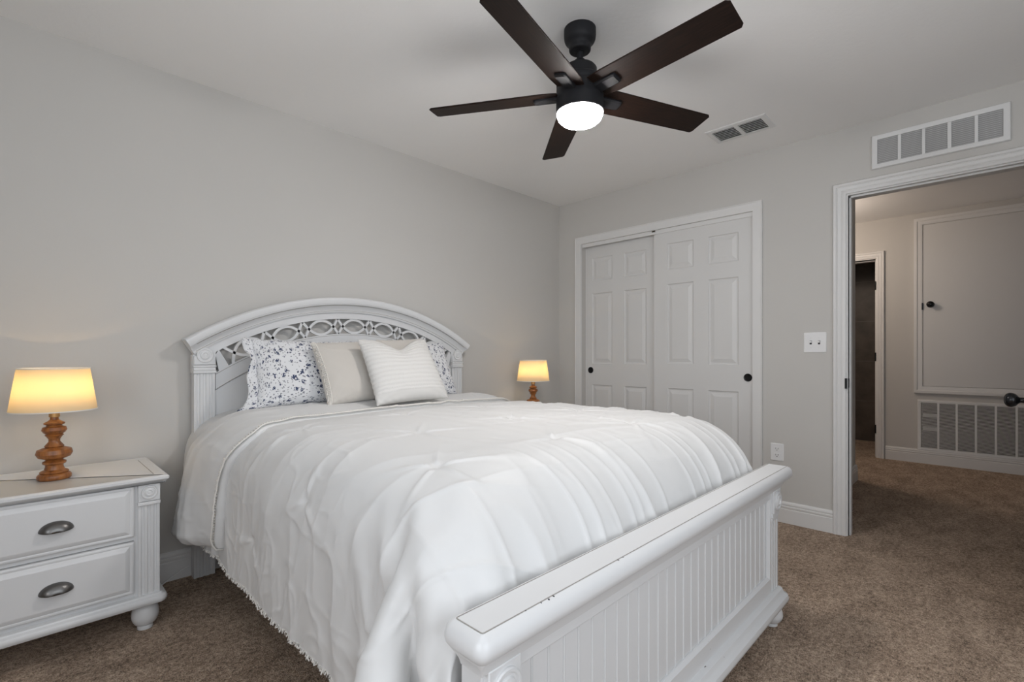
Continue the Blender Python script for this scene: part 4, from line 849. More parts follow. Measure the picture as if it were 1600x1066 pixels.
    -860,0,0,0,0,0,0,0,0,0,0,0,0,0,0,0,0,0,0,0,0,-1,0,0,0,0,0,0,0,0,0,0,0,0,0,0,0,0,0,0,0,0,0,0,0,0,1,0,0,0,0,0,0,0,0,0,0,0,1,0,0,0,0,0,0,0,
    -901,0,0,0,0,0,0,0,0,-1,0,0,0,0,0,0,0,0,0,0,0,0,0,0,0,0,0,0,0,0,0,0,0,0,0,0,0,0,0,0,0,0,0,0,0,0,0,0,0,0,0,0,1,0,0,0,0,0,0,0,0,0,0,0,1,0,
    -942,-1,0,0,0,0,0,0,0,0,0,0,0,0,0,0,0,0,0,-1,0,0,0,0,0,0,0,0,0,0,0,0,0,0,0,0,0,0,0,0,0,0,0,0,0,0,0,1,0,0,0,0,0,0,0,0,0,1,0,0,0,0,0,0,0,0,
    -984,0,0,0,0,0,0,0,0,0,-1,0,0,0,0,0,0,0,0,0,0,0,0,0,0,0,0,0,0,0,0,0,0,0,0,0,0,0,0,0,0,0,0,0,0,0,0,0,0,0,0,0,1,0,0,0,0,0,0,0,0,0,1,0,0,0,
    -1025,0,0,0,0,-1,0,0,0,0,0,0,0,0,0,0,0,0,-1,0,0,0,0,0,0,0,0,0,0,0,0,0,0,0,0,0,0,0,0,0,0,0,0,0,0,0,0,1,0,0,0,0,0,0,0,0,1,0,0,0,0,0,0,0,0,0,
    -1067,0,0,0,0,0,0,0,0,0,0,0,-1,0,0,0,0,0,0,0,0,0,0,0,0,0,0,0,0,-1,0,0,0,0,1,0,0,0,0,0,0,0,0,0,0,0,0,0,0,0,0,0,1,0,0,0,0,0,0,1,0,0,0,0,0,0,
    -1108,0,0,0,0,0,0,0,-1,0,0,0,0,0,0,0,0,0,-1,0,0,0,0,0,0,0,0,0,0,0,0,0,0,0,0,0,0,0,0,0,0,0,0,0,0,0,0,0,1,0,0,0,0,0,0,1,0,0,0,0,0,0,0,0,1,0,
    -1150,0,0,0,0,0,0,0,0,0,0,0,0,-1,0,0,0,0,0,0,0,0,0,0,0,-1,0,0,0,0,0,0,0,0,0,0,0,0,0,0,1,0,0,0,0,0,0,0,0,0,0,0,1,0,0,0,0,0,1,0,0,0,0,0,0,0,
    -1191,0,0,0,0,0,0,0,0,0,-1,0,0,0,0,0,0,-1,0,0,0,0,0,0,0,0,0,0,0,0,0,0,0,0,0,0,0,0,0,0,0,0,0,0,0,0,0,0,1,0,0,0,0,0,1,0,0,0,0,0,0,1,0,0,0,0,
    -1232,0,0,0,-1,0,0,0,0,0,0,0,0,-1,0,0,0,0,0,0,0,0,-1,0,0,0,0,0,0,0,0,0,0,0,0,0,0,0,0,0,0,0,0,1,0,0,0,0,0,0,0,1,0,0,0,0,1,0,0,0,0,0,0,0,0,0,
    -1274,0,0,0,0,0,0,0,0,0,0,-1,0,0,0,0,0,-1,0,0,0,0,0,0,0,0,0,0,0,0,0,0,0,0,0,0,0,0,0,0,0,0,0,0,0,0,0,0,0,1,0,0,0,0,1,0,0,0,0,1,0,0,0,0,0,0,
    -1315,0,0,0,0,0,0,0,-1,0,0,0,0,0,-1,0,0,0,0,0,0,-1,0,0,0,0,0,0,0,0,0,0,0,0,0,0,0,0,0,0,0,0,0,0,0,1,0,0,0,0,0,1,0,0,0,1,0,0,0,0,0,0,0,1,0,0,
    -1357,0,0,0,0,0,0,0,0,0,0,0,-1,0,0,0,0,-1,0,0,0,0,0,0,0,0,0,0,0,0,0,0,0,0,0,0,0,0,0,0,0,0,0,0,0,0,0,0,0,1,0,0,0,1,0,0,0,1,0,0,0,0,0,0,0,0,
    -1398,0,0,0,0,0,0,0,0,0,-1,0,0,0,-1,0,0,0,0,0,-1,0,0,0,0,0,0,0,0,0,0,0,0,0,0,0,0,0,0,0,0,0,0,0,0,0,1,0,0,0,0,1,0,0,1,0,0,0,0,0,1,0,0,0,0,0,
    -1439,0,0,0,0,0,-1,0,0,0,0,0,-1,0,0,0,-1,0,0,0,0,0,0,0,0,0,0,0,0,0,0,0,0,0,0,0,0,0,0,0,0,0,0,0,0,0,0,0,0,1,0,0,1,0,0,0,1,0,0,0,0,0,0,0,0,1,
    -1481,0,0,0,0,0,0,0,0,0,0,-1,0,0,-1,0,0,0,-1,0,0,0,0,0,0,0,0,0,0,0,0,0,0,0,0,0,0,0,0,0,0,0,0,0,0,0,1,0,0,0,0,1,0,1,0,0,0,1,0,0,0,0,0,0,0,0,
    -1522,0,0,0,0,0,0,0,0,-1,0,0,0,-1,0,0,-1,0,0,0,0,0,0,0,0,0,0,0,0,0,0,0,0,0,0,0,0,0,0,0,0,0,0,0,0,0,0,0,0,1,0,0,1,0,1,0,0,0,0,0,0,1,0,0,0,0,
    -1564,0,0,0,0,0,0,0,0,0,0,0,-1,0,-1,0,0,-1,0,0,0,0,0,0,0,0,0,0,0,0,0,0,0,0,0,0,0,0,0,0,0,0,0,0,0,0,0,1,0,0,0,1,0,1,0,0,1,0,0,0,0,0,0,0,0,0,
    -1605,0,0,0,0,0,0,0,0,0,0,-1,0,0,-1,0,-1,0,0,0,0,0,0,-1,0,1,0,0,0,0,0,0,0,0,0,0,0,0,-1,0,1,0,0,0,0,0,0,0,0,0,1,0,1,0,1,0,0,1,0,0,0,0,0,0,0,0,
    -1646,0,0,0,0,0,0,0,0,-1,0,0,0,-1,0,-1,0,-1,0,0,0,0,0,0,0,0,0,0,0,0,0,0,0,0,0,0,0,0,0,0,0,0,0,0,0,0,0,0,1,0,0,1,1,0,1,0,0,0,0,0,0,0,0,0,0,0,
    -1688,0,0,0,0,0,0,0,0,0,0,0,-1,0,-1,-1,0,0,0,-1,0,0,0,0,0,1,0,0,0,0,0,0,0,0,0,0,0,0,-1,0,1,0,0,0,0,0,0,0,0,0,1,0,1,1,0,1,0,0,0,0,0,0,0,0,0,0,
    -1729,0,0,0,0,0,0,0,0,0,0,-1,0,0,-1,-1,-1,0,0,0,0,0,0,0,0,0,0,0,0,0,0,0,0,0,0,0,0,0,0,0,0,0,0,0,0,0,0,0,0,1,0,1,1,1,0,1,0,0,0,0,0,0,0,0,1,0,
    -1771,0,0,1,0,0,0,0,0,0,0,-1,0,-1,-1,-1,0,-1,0,0,0,0,0,0,0,0,1,0,0,0,0,0,0,0,0,0,-1,0,0,1,0,0,0,0,0,0,0,0,0,0,1,1,1,1,0,1,0,0,0,0,0,1,2,1,2,1,
    -1812,0,0,0,0,0,0,1,0,0,0,-1,0,-1,-1,-1,-1,0,0,0,0,0,0,0,0,0,0,0,0,0,0,0,0,0,0,0,0,0,0,0,0,0,0,0,0,0,0,0,0,0,1,1,2,1,1,0,0,1,1,2,2,3,2,3,2,1,
    -1853,0,0,0,0,0,0,0,1,0,0,0,0,-1,-2,-2,-1,0,0,0,0,0,0,1,0,0,0,0,0,0,0,0,0,0,0,0,0,0,0,0,0,0,0,0,0,0,0,-1,0,0,1,2,2,3,2,2,2,1,2,2,2,2,2,2,2,0,
    -1892,0,0,-1,0,0,0,0,0,0,0,1,1,-2,-3,-3,0,0,0,0,0,0,1,0,0,0,0,0,0,0,0,0,0,0,0,0,0,0,0,0,0,0,0,0,0,0,0,0,-1,0,0,2,4,3,4,5,4,2,2,3,2,2,3,2,1,3,
    -1917,-1,-1,-2,-1,-2,-1,-1,0,-1,0,0,-1,-4,-5,-2,-1,1,0,0,0,1,0,0,0,0,0,0,0,0,0,0,0,0,0,0,0,0,0,0,0,0,0,0,0,0,0,0,-1,0,-1,2,5,4,4,5,5,5,3,3,4,3,4,3,3,4,
    -1923,-2,-1,-2,-2,-3,-3,-3,-3,-4,-5,-6,-7,-7,-5,-2,0,1,0,0,1,0,0,0,0,0,0,0,0,0,0,0,0,0,0,0,0,0,0,0,0,0,0,0,0,0,0,0,-1,-1,0,1,5,6,4,7,7,4,4,5,4,4,4,4,3,3,
    -1931,-4,-4,-5,-5,-5,-6,-5,-4,-5,-7,-10,-10,-7,-5,0,0,1,0,0,0,0,1,0,0,0,0,0,0,0,0,0,0,0,0,0,0,0,0,0,0,0,0,0,0,0,0,-1,0,-1,-1,0,4,8,7,10,11,5,7,7,7,6,6,5,4,2,
    -1961,-5,-6,-5,-4,-2,0,2,-1,-9,-14,-16,-13,-8,-3,-1,1,1,0,0,0,1,0,0,0,0,0,0,0,0,0,0,0,0,0,0,0,0,0,0,0,0,0,0,0,0,0,-1,0,-1,-2,0,3,9,11,14,14,10,7,5,4,4,7,7,8,8,
    -1993,-2,0,3,5,7,4,-4,-15,-19,-18,-16,-15,-9,-1,1,0,1,0,0,0,0,1,0,0,0,0,0,0,0,0,0,0,0,0,0,0,0,0,0,0,0,0,0,0,0,-1,0,-1,-1,-2,-2,3,6,15,16,14,13,14,11,9,4,1,2,3,5,
    -2003,7,8,9,8,1,-11,-20,-23,-20,-17,-16,-15,-4,1,0,1,0,0,0,1,0,0,0,0,0,0,0,0,0,0,0,0,0,0,0,0,0,0,0,0,0,0,0,0,0,-1,0,-1,-2,-1,-5,3,5,12,20,16,12,15,14,14,13,9,5,0,2,
    -1983,10,8,2,-7,-18,-22,-22,-20,-17,-18,-18,-9,2,0,1,0,0,0,0,0,0,1,0,0,-1,1,0,0,0,0,0,0,0,0,0,0,0,0,0,0,0,0,0,0,0,0,-2,0,-3,1,-8,2,4,6,17,22,16,11,15,16,13,10,12,11,11,
    -1957,2,-5,-15,-21,-22,-21,-21,-18,-17,-17,-12,1,1,0,0,0,-1,0,0,0,1,0,0,0,0,0,0,0,1,0,-1,0,1,0,0,0,0,0,0,0,0,0,0,0,0,-1,-1,0,-3,-1,-9,2,5,2,7,20,22,17,10,14,16,13,9,11,16,
    -1947,-16,-20,-22,-22,-20,-21,-21,-17,-13,-14,2,4,0,0,0,-1,0,-1,0,-1,2,-1,1,0,0,-1,1,0,1,0,0,0,0,0,0,0,0,-1,1,0,0,1,0,0,0,-2,-1,0,-3,0,-10,-4,13,-2,2,6,20,22,18,10,11,18,16,10,10,
    -1970,-22,-23,-21,-21,-21,-21,-17,-11,-13,-6,13,4,0,0,0,-1,0,0,0,-1,1,-1,1,0,0,-1,1,0,-1,2,0,-1,2,0,-1,0,1,-1,1,-1,0,1,0,0,0,-3,0,1,-2,0,-10,-14,16,6,0,-4,5,19,22,19,12,10,15,18,15,
    -2002,-22,-22,-21,-22,-21,-15,-9,-12,-13,9,18,3,0,-1,0,-1,0,0,1,-1,0,-1,1,1,0,0,0,0,-2,3,-1,-2,3,1,-2,1,0,-2,2,-1,0,0,2,0,-1,-3,0,2,-1,0,-12,-22,10,20,3,-4,-11,6,21,21,20,13,10,14,18,
    -2035,-22,-22,-21,-20,-13,-7,-10,-18,-3,23,17,1,-1,-1,1,1,-1,0,0,0,0,-1,1,1,-1,1,0,0,-2,3,-2,-1,2,2,-2,0,1,-2,2,-1,0,-1,1,2,-1,-3,-1,2,1,0,-14,-27,1,24,15,0,-15,-13,12,20,21,21,16,11,11,
    -2067,-22,-21,-18,-12,-7,-9,-18,-13,12,29,16,-1,0,0,0,1,-1,0,1,0,0,0,-1,1,-2,2,0,-1,0,2,-2,0,0,3,-2,-2,3,-1,1,-2,2,-2,0,1,1,-2,-1,1,1,-1,-16,-29,-9,23,22,10,-12,-21,-5,14,20,20,23,18,15,
    -2098,-21,-17,-11,-7,-7,-18,-20,0,24,32,13,0,-1,0,0,0,0,0,0,0,1,-1,1,1,-1,0,-1,1,0,0,-1,0,0,2,-1,-2,3,-1,-1,0,3,-4,0,2,0,0,-1,0,0,-3,-16,-29,-21,18,25,22,-2,-22,-21,0,19,19,20,23,22,
    252,41,41,41,41,41,42,41,41,41,41,38,35,30,24,16,10,10,9,4,-1,0,-2,1,-1,0,1,-1,1,0,-1,0,0,0,0,1,1,0,-1,0,0,-1,0,1,0,1,-1,-3,-9,-9,-10,-16,-24,-30,-35,-38,-41,-41,-41,-41,-41,-42,-41,-41,-41,-41,
    252,41,41,41,41,41,42,41,41,41,41,38,35,30,24,16,10,8,6,2,0,0,-1,0,0,0,1,0,0,1,-1,0,0,0,0,1,0,0,-1,0,-1,0,0,1,0,-1,0,-2,-6,-8,-9,-16,-24,-29,-36,-38,-41,-41,-41,-41,-42,-41,-41,-41,-41,-41,
    252,41,41,41,41,41,41,42,41,41,41,38,35,30,23,17,9,6,4,1,1,0,0,0,0,1,0,1,0,0,0,0,1,0,0,0,0,-1,0,-1,0,-1,0,0,0,0,-1,-2,-4,-6,-8,-16,-24,-30,-35,-38,-41,-41,-41,-41,-42,-41,-41,-41,-41,-41,
    252,41,41,41,41,41,41,42,41,41,40,39,35,29,24,16,9,4,3,1,1,1,0,1,1,0,1,1,0,0,1,0,0,0,0,0,-1,0,0,-1,-1,0,-1,-1,0,-1,-1,-1,-3,-4,-9,-16,-23,-30,-35,-38,-41,-41,-41,-41,-42,-41,-41,-41,-41,-41,
    252,41,41,41,41,41,41,41,42,41,40,39,35,29,24,16,9,3,2,1,1,2,0,1,1,1,1,0,1,0,1,0,0,0,0,0,-1,0,-1,0,-1,-1,-1,-1,-1,-1,-1,-1,-2,-3,-9,-16,-24,-29,-35,-39,-40,-41,-41,-42,-41,-41,-41,-41,-41,-41,
    251,42,41,41,41,41,41,41,42,41,40,38,35,30,24,16,9,3,1,2,1,1,1,1,1,1,1,0,1,0,1,0,0,0,0,0,-1,0,-1,0,-1,-1,-1,-1,-1,-1,-1,-2,-1,-3,-9,-16,-24,-29,-35,-39,-40,-41,-42,-41,-41,-41,-41,-41,-41,-41,
    251,41,42,41,41,41,41,41,41,41,41,38,35,30,24,16,9,3,1,2,1,1,1,1,1,1,1,0,1,0,1,0,0,0,0,0,-1,0,-1,0,-1,-1,-1,-1,-1,-1,-1,-2,-1,-3,-9,-16,-24,-30,-35,-38,-40,-42,-41,-41,-41,-41,-41,-41,-42,-41,
    251,41,41,42,41,41,41,41,41,41,41,38,35,30,24,16,9,3,1,2,1,1,1,1,1,1,1,0,1,0,1,0,0,0,0,0,-1,0,-1,0,-1,-1,-1,-1,-1,-1,-1,-2,-1,-3,-9,-16,-24,-30,-35,-38,-41,-41,-41,-41,-41,-41,-41,-42,-41,-41,
    251,41,41,41,42,41,41,41,41,41,41,38,35,30,24,16,9,3,1,2,1,1,1,1,1,1,1,0,1,0,1,0,0,0,0,0,-1,0,-1,0,-1,-1,-1,-1,-1,-1,-1,-2,-1,-3,-9,-16,-24,-30,-35,-38,-41,-41,-41,-41,-41,-41,-42,-41,-41,-41,
    251,41,41,41,42,41,41,41,41,41,41,38,35,30,24,16,9,3,1,2,1,1,1,1,1,1,1,0,1,0,1,0,0,0,0,0,-1,0,-1,0,-1,-1,-1,-1,-1,-1,-1,-2,-1,-3,-9,-16,-24,-30,-35,-38,-41,-41,-41,-41,-41,-41,-42,-41,-41,-41,
    251,41,41,41,42,41,41,41,41,41,41,38,35,30,24,16,9,3,1,2,1,1,1,1,1,1,1,0,1,0,1,0,0,0,0,0,-1,0,-1,0,-1,-1,-1,-1,-1,-1,-1,-2,-1,-3,-9,-16,-24,-30,-35,-38,-41,-41,-41,-41,-41,-42,-41,-41,-41,-41,
    251,41,41,41,41,42,41,41,41,41,41,38,35,30,24,16,9,3,1,2,1,1,1,1,1,1,1,0,1,0,1,0,0,0,0,0,-1,0,-1,0,-1,-1,-1,-1,-1,-1,-1,-2,-1,-3,-9,-16,-24,-30,-35,-38,-41,-41,-41,-41,-41,-42,-41,-41,-41,-41,
    251,41,41,41,41,42,41,41,41,41,41,38,35,30,24,16,9,3,1,2,1,1,1,1,1,1,1,0,1,0,1,0,0,0,0,0,-1,0,-1,0,-1,-1,-1,-1,-1,-1,-1,-2,-1,-3,-9,-16,-24,-30,-35,-38,-41,-41,-41,-41,-42,-41,-41,-41,-41,-41,
    251,41,41,41,41,42,41,41,41,41,41,38,35,30,24,16,9,3,1,2,1,1,1,1,1,1,1,0,1,1,0,0,0,0,0,0,-1,0,-1,0,-1,-1,-1,-1,-1,-1,-1,-2,-1,-4,-8,-16,-24,-30,-35,-39,-40,-41,-41,-42,-41,-41,-41,-41,-41,-41,
    251,41,41,41,41,42,41,41,41,41,41,38,35,30,24,16,9,3,1,2,1,1,1,1,1,1,1,0,1,0,1,0,0,0,0,0,-1,0,-1,0,-1,-1,-1,-1,-1,-1,-1,-2,-1,-4,-8,-16,-24,-30,-35,-39,-40,-41,-41,-42,-41,-41,-41,-41,-41,-41,
    251,41,41,41,41,41,42,41,41,41,40,39,35,30,24,16,9,3,1,2,1,1,1,1,1,1,1,0,1,0,1,0,0,0,0,0,-1,0,-1,0,-1,-1,-1,-1,-1,-1,-1,-2,-1,-4,-8,-16,-24,-30,-35,-39,-40,-41,-41,-42,-41,-41,-41,-41,-41,-41,
    251,41,41,41,41,41,42,41,41,41,40,39,35,30,24,16,9,3,1,2,1,1,1,1,1,1,1,0,1,0,1,0,0,0,0,0,-1,0,-1,0,-1,-1,-1,-1,-1,-1,-1,-2,-1,-4,-8,-16,-24,-30,-35,-39,-40,-41,-41,-42,-41,-41,-41,-41,-41,-41,
    251,41,41,41,41,41,42,41,41,41,40,39,35,30,24,16,8,4,1,2,1,1,1,1,1,1,1,0,1,0,1,0,0,0,0,0,-1,0,-1,0,-1,-1,-1,-1,-1,-1,-1,-2,-1,-4,-8,-16,-24,-30,-35,-39,-40,-41,-41,-42,-41,-41,-41,-41,-41,-41,
    251,41,41,41,41,41,41,42,41,41,40,39,35,30,24,16,8,4,1,2,1,1,1,1,1,1,1,0,1,0,1,0,0,0,0,0,-1,0,-1,0,-1,-1,-1,-1,-1,-1,-1,-2,-1,-4,-8,-16,-24,-30,-35,-39,-40,-41,-41,-42,-41,-41,-41,-41,-41,-42,
    251,41,41,41,41,41,41,42,41,41,40,39,35,30,24,16,8,4,1,2,1,1,1,1,1,1,1,0,1,0,1,0,0,0,0,0,-1,0,-1,0,-1,-1,-1,-1,-1,-1,-1,-2,-1,-4,-8,-16,-24,-30,-35,-39,-40,-41,-42,-41,-41,-41,-41,-41,-41,-42,
    251,41,41,41,41,41,41,42,41,41,40,39,35,30,24,16,8,4,1,2,1,1,1,1,1,1,1,0,1,0,1,0,0,0,0,0,-1,0,-1,0,-1,-1,-1,-1,-1,-1,-1,-2,-1,-4,-8,-16,-24,-30,-35,-39,-40,-41,-42,-41,-41,-41,-41,-41,-41,-42,
    251,41,41,41,41,41,41,42,41,41,40,39,35,30,24,16,8,4,1,2,1,1,1,1,1,1,1,0,1,0,1,0,0,0,0,0,-1,0,-1,0,-1,-1,-1,-1,-1,-1,-1,-2,-1,-4,-8,-16,-24,-30,-35,-39,-40,-42,-41,-41,-41,-41,-41,-41,-41,-42,
    251,41,41,41,41,41,41,42,41,41,40,39,35,30,24,16,8,4,1,2,1,1,1,1,1,1,1,0,1,0,1,0,0,0,0,0,-1,0,-1,0,-1,-1,-1,-1,-1,-1,-1,-2,-1,-4,-8,-17,-24,-29,-36,-38,-41,-41,-41,-41,-41,-41,-41,-41,-42,-41,
    251,41,41,41,41,41,41,41,42,41,40,39,35,30,24,16,8,4,1,2,1,1,1,1,1,1,1,0,1,0,1,0,0,0,0,0,-1,0,-1,0,-1,-1,-1,-1,-1,-1,-1,-2,-1,-4,-8,-17,-24,-29,-36,-38,-41,-41,-41,-41,-41,-41,-41,-42,-41,-41,
    250,42,41,41,41,41,41,41,42,41,40,39,35,30,24,16,8,4,1,2,1,1,1,1,1,1,1,0,1,0,1,0,0,0,0,0,-1,0,-1,0,-1,-1,-1,-1,-1,-1,-1,-2,-1,-4,-8,-17,-24,-29,-36,-38,-41,-41,-41,-41,-41,-41,-41,-42,-41,-41,
    250,42,41,41,41,41,41,41,42,41,40,39,35,30,24,16,8,4,1,2,1,1,1,1,1,1,1,0,1,0,1,0,0,0,0,0,-1,0,-1,0,-1,-1,-1,-1,-1,-1,-1,-2,-1,-4,-8,-17,-24,-30,-35,-38,-41,-41,-41,-41,-41,-41,-42,-41,-41,-41,
    250,42,41,41,41,41,41,41,42,41,40,38,36,30,24,16,8,4,1,2,1,1,1,1,1,1,1,0,1,0,1,0,0,0,0,0,-1,0,-1,0,-1,-1,-1,-1,-1,-1,-1,-2,-1,-4,-8,-17,-24,-30,-35,-38,-41,-41,-41,-41,-41,-42,-41,-41,-41,-41,
    250,41,42,41,41,41,41,41,41,42,40,38,36,30,24,16,8,4,1,2,1,1,1,1,1,1,1,0,1,0,1,0,0,0,0,0,-1,0,-1,0,-1,-1,-1,-1,-1,-1,-1,-2,-1,-4,-8,-17,-24,-30,-35,-38,-41,-41,-41,-41,-41,-42,-41,-41,-41,-41,
    250,41,42,41,41,41,41,41,41,42,40,38,36,30,24,16,8,4,1,2,1,1,1,1,1,1,1,0,1,0,1,0,0,0,0,0,-1,0,-1,0,-1,-1,-1,-1,-1,-1,-1,-2,-1,-4,-8,-17,-24,-30,-35,-38,-41,-41,-41,-41,-42,-41,-41,-41,-41,-41,
    250,41,42,41,41,41,41,41,41,42,40,38,36,30,24,16,8,4,1,2,1,1,1,1,1,1,1,0,1,0,1,0,0,0,0,0,-1,0,-1,0,-1,-1,-1,-1,-1,-1,-1,-2,-1,-4,-8,-17,-24,-30,-35,-38,-41,-41,-41,-41,-42,-41,-41,-41,-41,-41,
    250,41,41,42,41,41,41,41,41,41,41,38,36,29,24,17,8,4,1,2,1,1,1,1,1,1,1,0,1,0,1,0,0,0,0,0,-1,0,-1,0,-1,-1,-1,-1,-1,-1,-1,-2,-1,-4,-8,-17,-24,-30,-35,-39,-40,-41,-41,-42,-41,-41,-41,-41,-41,-41,
    250,41,41,42,41,41,41,41,41,41,41,38,36,29,24,17,8,4,1,2,1,1,1,1,1,1,1,0,1,0,1,0,0,0,0,0,-1,0,-1,0,-1,-1,-1,-1,-1,-1,-1,-2,-2,-3,-8,-17,-24,-30,-35,-39,-40,-41,-41,-42,-41,-41,-41,-41,-41,-41,
    250,41,41,41,42,41,41,41,41,41,41,38,36,29,24,17,8,4,1,2,1,1,1,1,1,1,1,0,1,0,1,0,0,0,0,0,-1,0,-1,0,-1,-1,-1,-1,-1,-1,-1,-2,-2,-3,-8,-17,-24,-30,-35,-39,-40,-41,-42,-41,-41,-41,-41,-41,-41,-41,
    250,41,41,41,42,41,41,41,41,41,41,38,36,29,24,17,8,4,1,2,1,1,1,1,1,1,1,0,1,0,1,0,0,0,0,0,-1,0,-1,0,-1,-1,-1,-1,-1,-1,-1,-2,-2,-3,-8,-17,-24,-30,-35,-39,-40,-41,-42,-41,-41,-41,-41,-41,-41,-42,
    250,41,41,41,42,41,41,41,41,41,41,38,35,30,24,17,8,4,1,2,1,1,1,1,1,1,1,0,1,0,1,0,0,0,0,0,-1,0,-1,0,-1,-1,-1,-1,-1,-1,-1,-2,-2,-3,-8,-17,-24,-30,-35,-39,-40,-42,-41,-41,-41,-41,-41,-41,-42,-41,
    250,41,41,41,41,42,41,41,41,41,41,38,35,30,24,17,8,4,1,2,1,1,1,1,1,1,1,0,1,0,1,0,0,0,0,0,-1,0,-1,0,-1,-1,-1,-1,-1,-1,-1,-2,-1,-4,-8,-17,-24,-30,-35,-39,-40,-42,-41,-41,-41,-41,-41,-42,-41,-41,
    250,41,41,41,41,42,41,41,41,41,41,38,36,30,23,17,8,4,1,2,1,1,1,1,1,1,1,0,1,0,1,0,0,0,0,0,-1,0,-1,0,-1,-1,-1,-1,-1,-1,-1,-2,-2,-3,-8,-17,-24,-30,-35,-39,-41,-41,-41,-41,-41,-41,-41,-42,-41,-41,
    250,41,41,41,41,42,41,41,41,41,41,38,36,30,24,16,8,4,1,2,1,1,1,1,1,1,1,0,1,0,1,0,0,0,0,0,-1,0,-1,0,-1,-1,-1,-1,-1,-1,-1,-2,-2,-3,-8,-17,-24,-30,-36,-38,-41,-41,-41,-41,-41,-41,-41,-42,-41,-41,
    250,41,41,41,41,42,41,41,41,41,41,38,36,30,24,16,8,4,1,2,1,1,1,1,1,1,1,0,1,0,1,0,0,0,0,0,-1,0,-1,0,-1,-1,-1,-1,-1,-1,-1,-2,-2,-3,-8,-17,-24,-30,-36,-38,-41,-41,-41,-41,-41,-41,-41,-42,-41,-41,
    250,41,41,41,41,42,41,41,41,41,41,38,35,30,25,16,8,3,2,2,1,1,1,1,1,1,1,0,1,0,1,0,0,0,0,0,-1,0,-1,0,-1,-1,-1,-1,-1,-1,-1,-2,-2,-3,-8,-17,-24,-31,-35,-38,-41,-41,-41,-41,-41,-41,-41,-42,-41,-41,
    250,41,41,41,41,42,41,41,41,41,40,39,35,30,24,17,8,3,2,2,1,1,1,1,1,1,1,0,1,0,1,0,0,0,0,0,-1,0,-1,0,-1,-1,-1,-1,-1,-1,-2,-1,-2,-3,-8,-17,-24,-31,-35,-38,-41,-41,-41,-41,-41,-41,-41,-41,-41,-41,
    250,41,41,41,42,41,41,41,41,41,40,39,35,30,24,17,8,3,2,2,1,1,1,1,1,1,1,0,1,0,1,0,0,0,0,0,-1,0,-1,0,-1,-1,-1,-1,-1,-1,-2,-1,-2,-3,-9,-16,-25,-30,-35,-38,-41,-41,-41,-41,-41,-41,-41,-41,-41,-41,
    250,41,41,42,41,41,41,41,41,41,41,38,35,30,24,17,8,3,2,2,1,1,1,1,1,1,1,0,1,0,1,0,0,0,0,0,-1,0,-1,0,-1,-1,-1,-1,-1,-1,-2,-1,-2,-3,-9,-17,-24,-29,-36,-38,-40,-41,-42,-41,-40,-41,-41,-40,-41,-40,
    250,42,41,41,41,41,41,41,41,41,41,38,35,30,24,16,9,3,2,1,2,1,1,1,1,1,0,1,1,0,0,1,0,0,0,-1,0,-1,0,-1,0,-1,-1,-1,-1,-2,-1,-1,-2,-3,-9,-17,-24,-29,-35,-38,-41,-41,-40,-41,-40,-40,-40,-40,-41,-40,
    251,41,41,41,41,41,41,41,42,41,40,39,35,29,23,16,8,3,1,2,1,2,1,1,1,0,1,1,0,1,0,0,0,0,0,0,0,-1,0,-1,-1,0,-1,-1,-2,-1,-1,-2,-1,-3,-8,-17,-24,-28,-34,-39,-39,-40,-40,-41,-41,-40,-41,-41,-41,-40,
    252,41,41,41,41,41,41,41,41,41,41,38,35,29,22,13,6,2,2,1,2,1,1,1,1,1,1,0,1,0,1,0,0,0,0,0,-1,0,-1,0,-1,-1,-1,-1,-1,-1,-2,-1,-2,-2,-7,-15,-23,-29,-35,-38,-40,-38,-41,-41,-41,-41,-41,-40,-41,-41,
    255,41,40,41,41,41,41,40,41,42,40,38,32,26,19,12,4,2,2,1,2,1,1,1,1,1,1,0,1,0,1,0,0,0,0,0,-1,0,-1,0,-1,-1,-1,-1,-1,-1,-2,-1,-2,-2,-5,-12,-22,-27,-36,-38,-40,-39,-40,-41,-41,-41,-41,-41,-41,-41,
    259,41,41,41,40,41,41,40,41,40,36,32,27,26,19,9,3,2,2,2,1,1,2,1,1,1,0,1,0,1,0,0,0,0,0,0,0,-1,0,-1,0,-1,-1,-1,-1,-2,-1,-2,-1,-3,-4,-9,-20,-25,-32,-36,-40,-39,-40,-41,-40,-41,-41,-41,-41,-41,
    264,40,40,40,40,40,39,39,38,37,31,30,30,24,14,6,3,2,2,2,1,2,1,1,1,1,1,0,1,0,0,1,0,0,0,-1,0,0,-1,0,-1,-1,-1,-1,-1,-1,-2,-1,-2,-2,-4,-8,-16,-23,-30,-33,-37,-38,-39,-40,-39,-41,-40,-41,-41,-41,
    263,38,39,39,37,38,37,36,36,34,32,33,30,18,11,5,3,2,2,2,1,1,2,1,1,1,0,1,0,1,0,0,0,0,0,0,0,-1,0,-1,-1,0,-1,-1,-1,-2,-1,-2,-1,-2,-3,-7,-14,-21,-28,-32,-36,-37,-37,-37,-38,-39,-38,-40,-39,-40,
    252,37,37,37,36,37,35,35,34,33,34,32,27,16,8,4,3,2,3,1,2,1,1,2,1,0,1,1,0,1,0,0,0,0,0,0,-1,0,0,-1,-1,-1,0,-1,-2,-1,-1,-2,-1,-1,-3,-5,-14,-18,-27,-30,-33,-36,-36,-37,-37,-37,-38,-38,-38,-38,
    235,36,37,36,36,35,34,34,33,34,34,30,25,12,5,3,3,3,2,2,1,2,1,1,1,1,1,0,1,0,0,1,0,0,-1,0,0,0,-1,-1,0,-1,-1,-1,-1,-1,-1,-2,-1,-1,-2,-3,-13,-17,-24,-30,-31,-32,-35,-36,-37,-36,-37,-37,-38,-38,
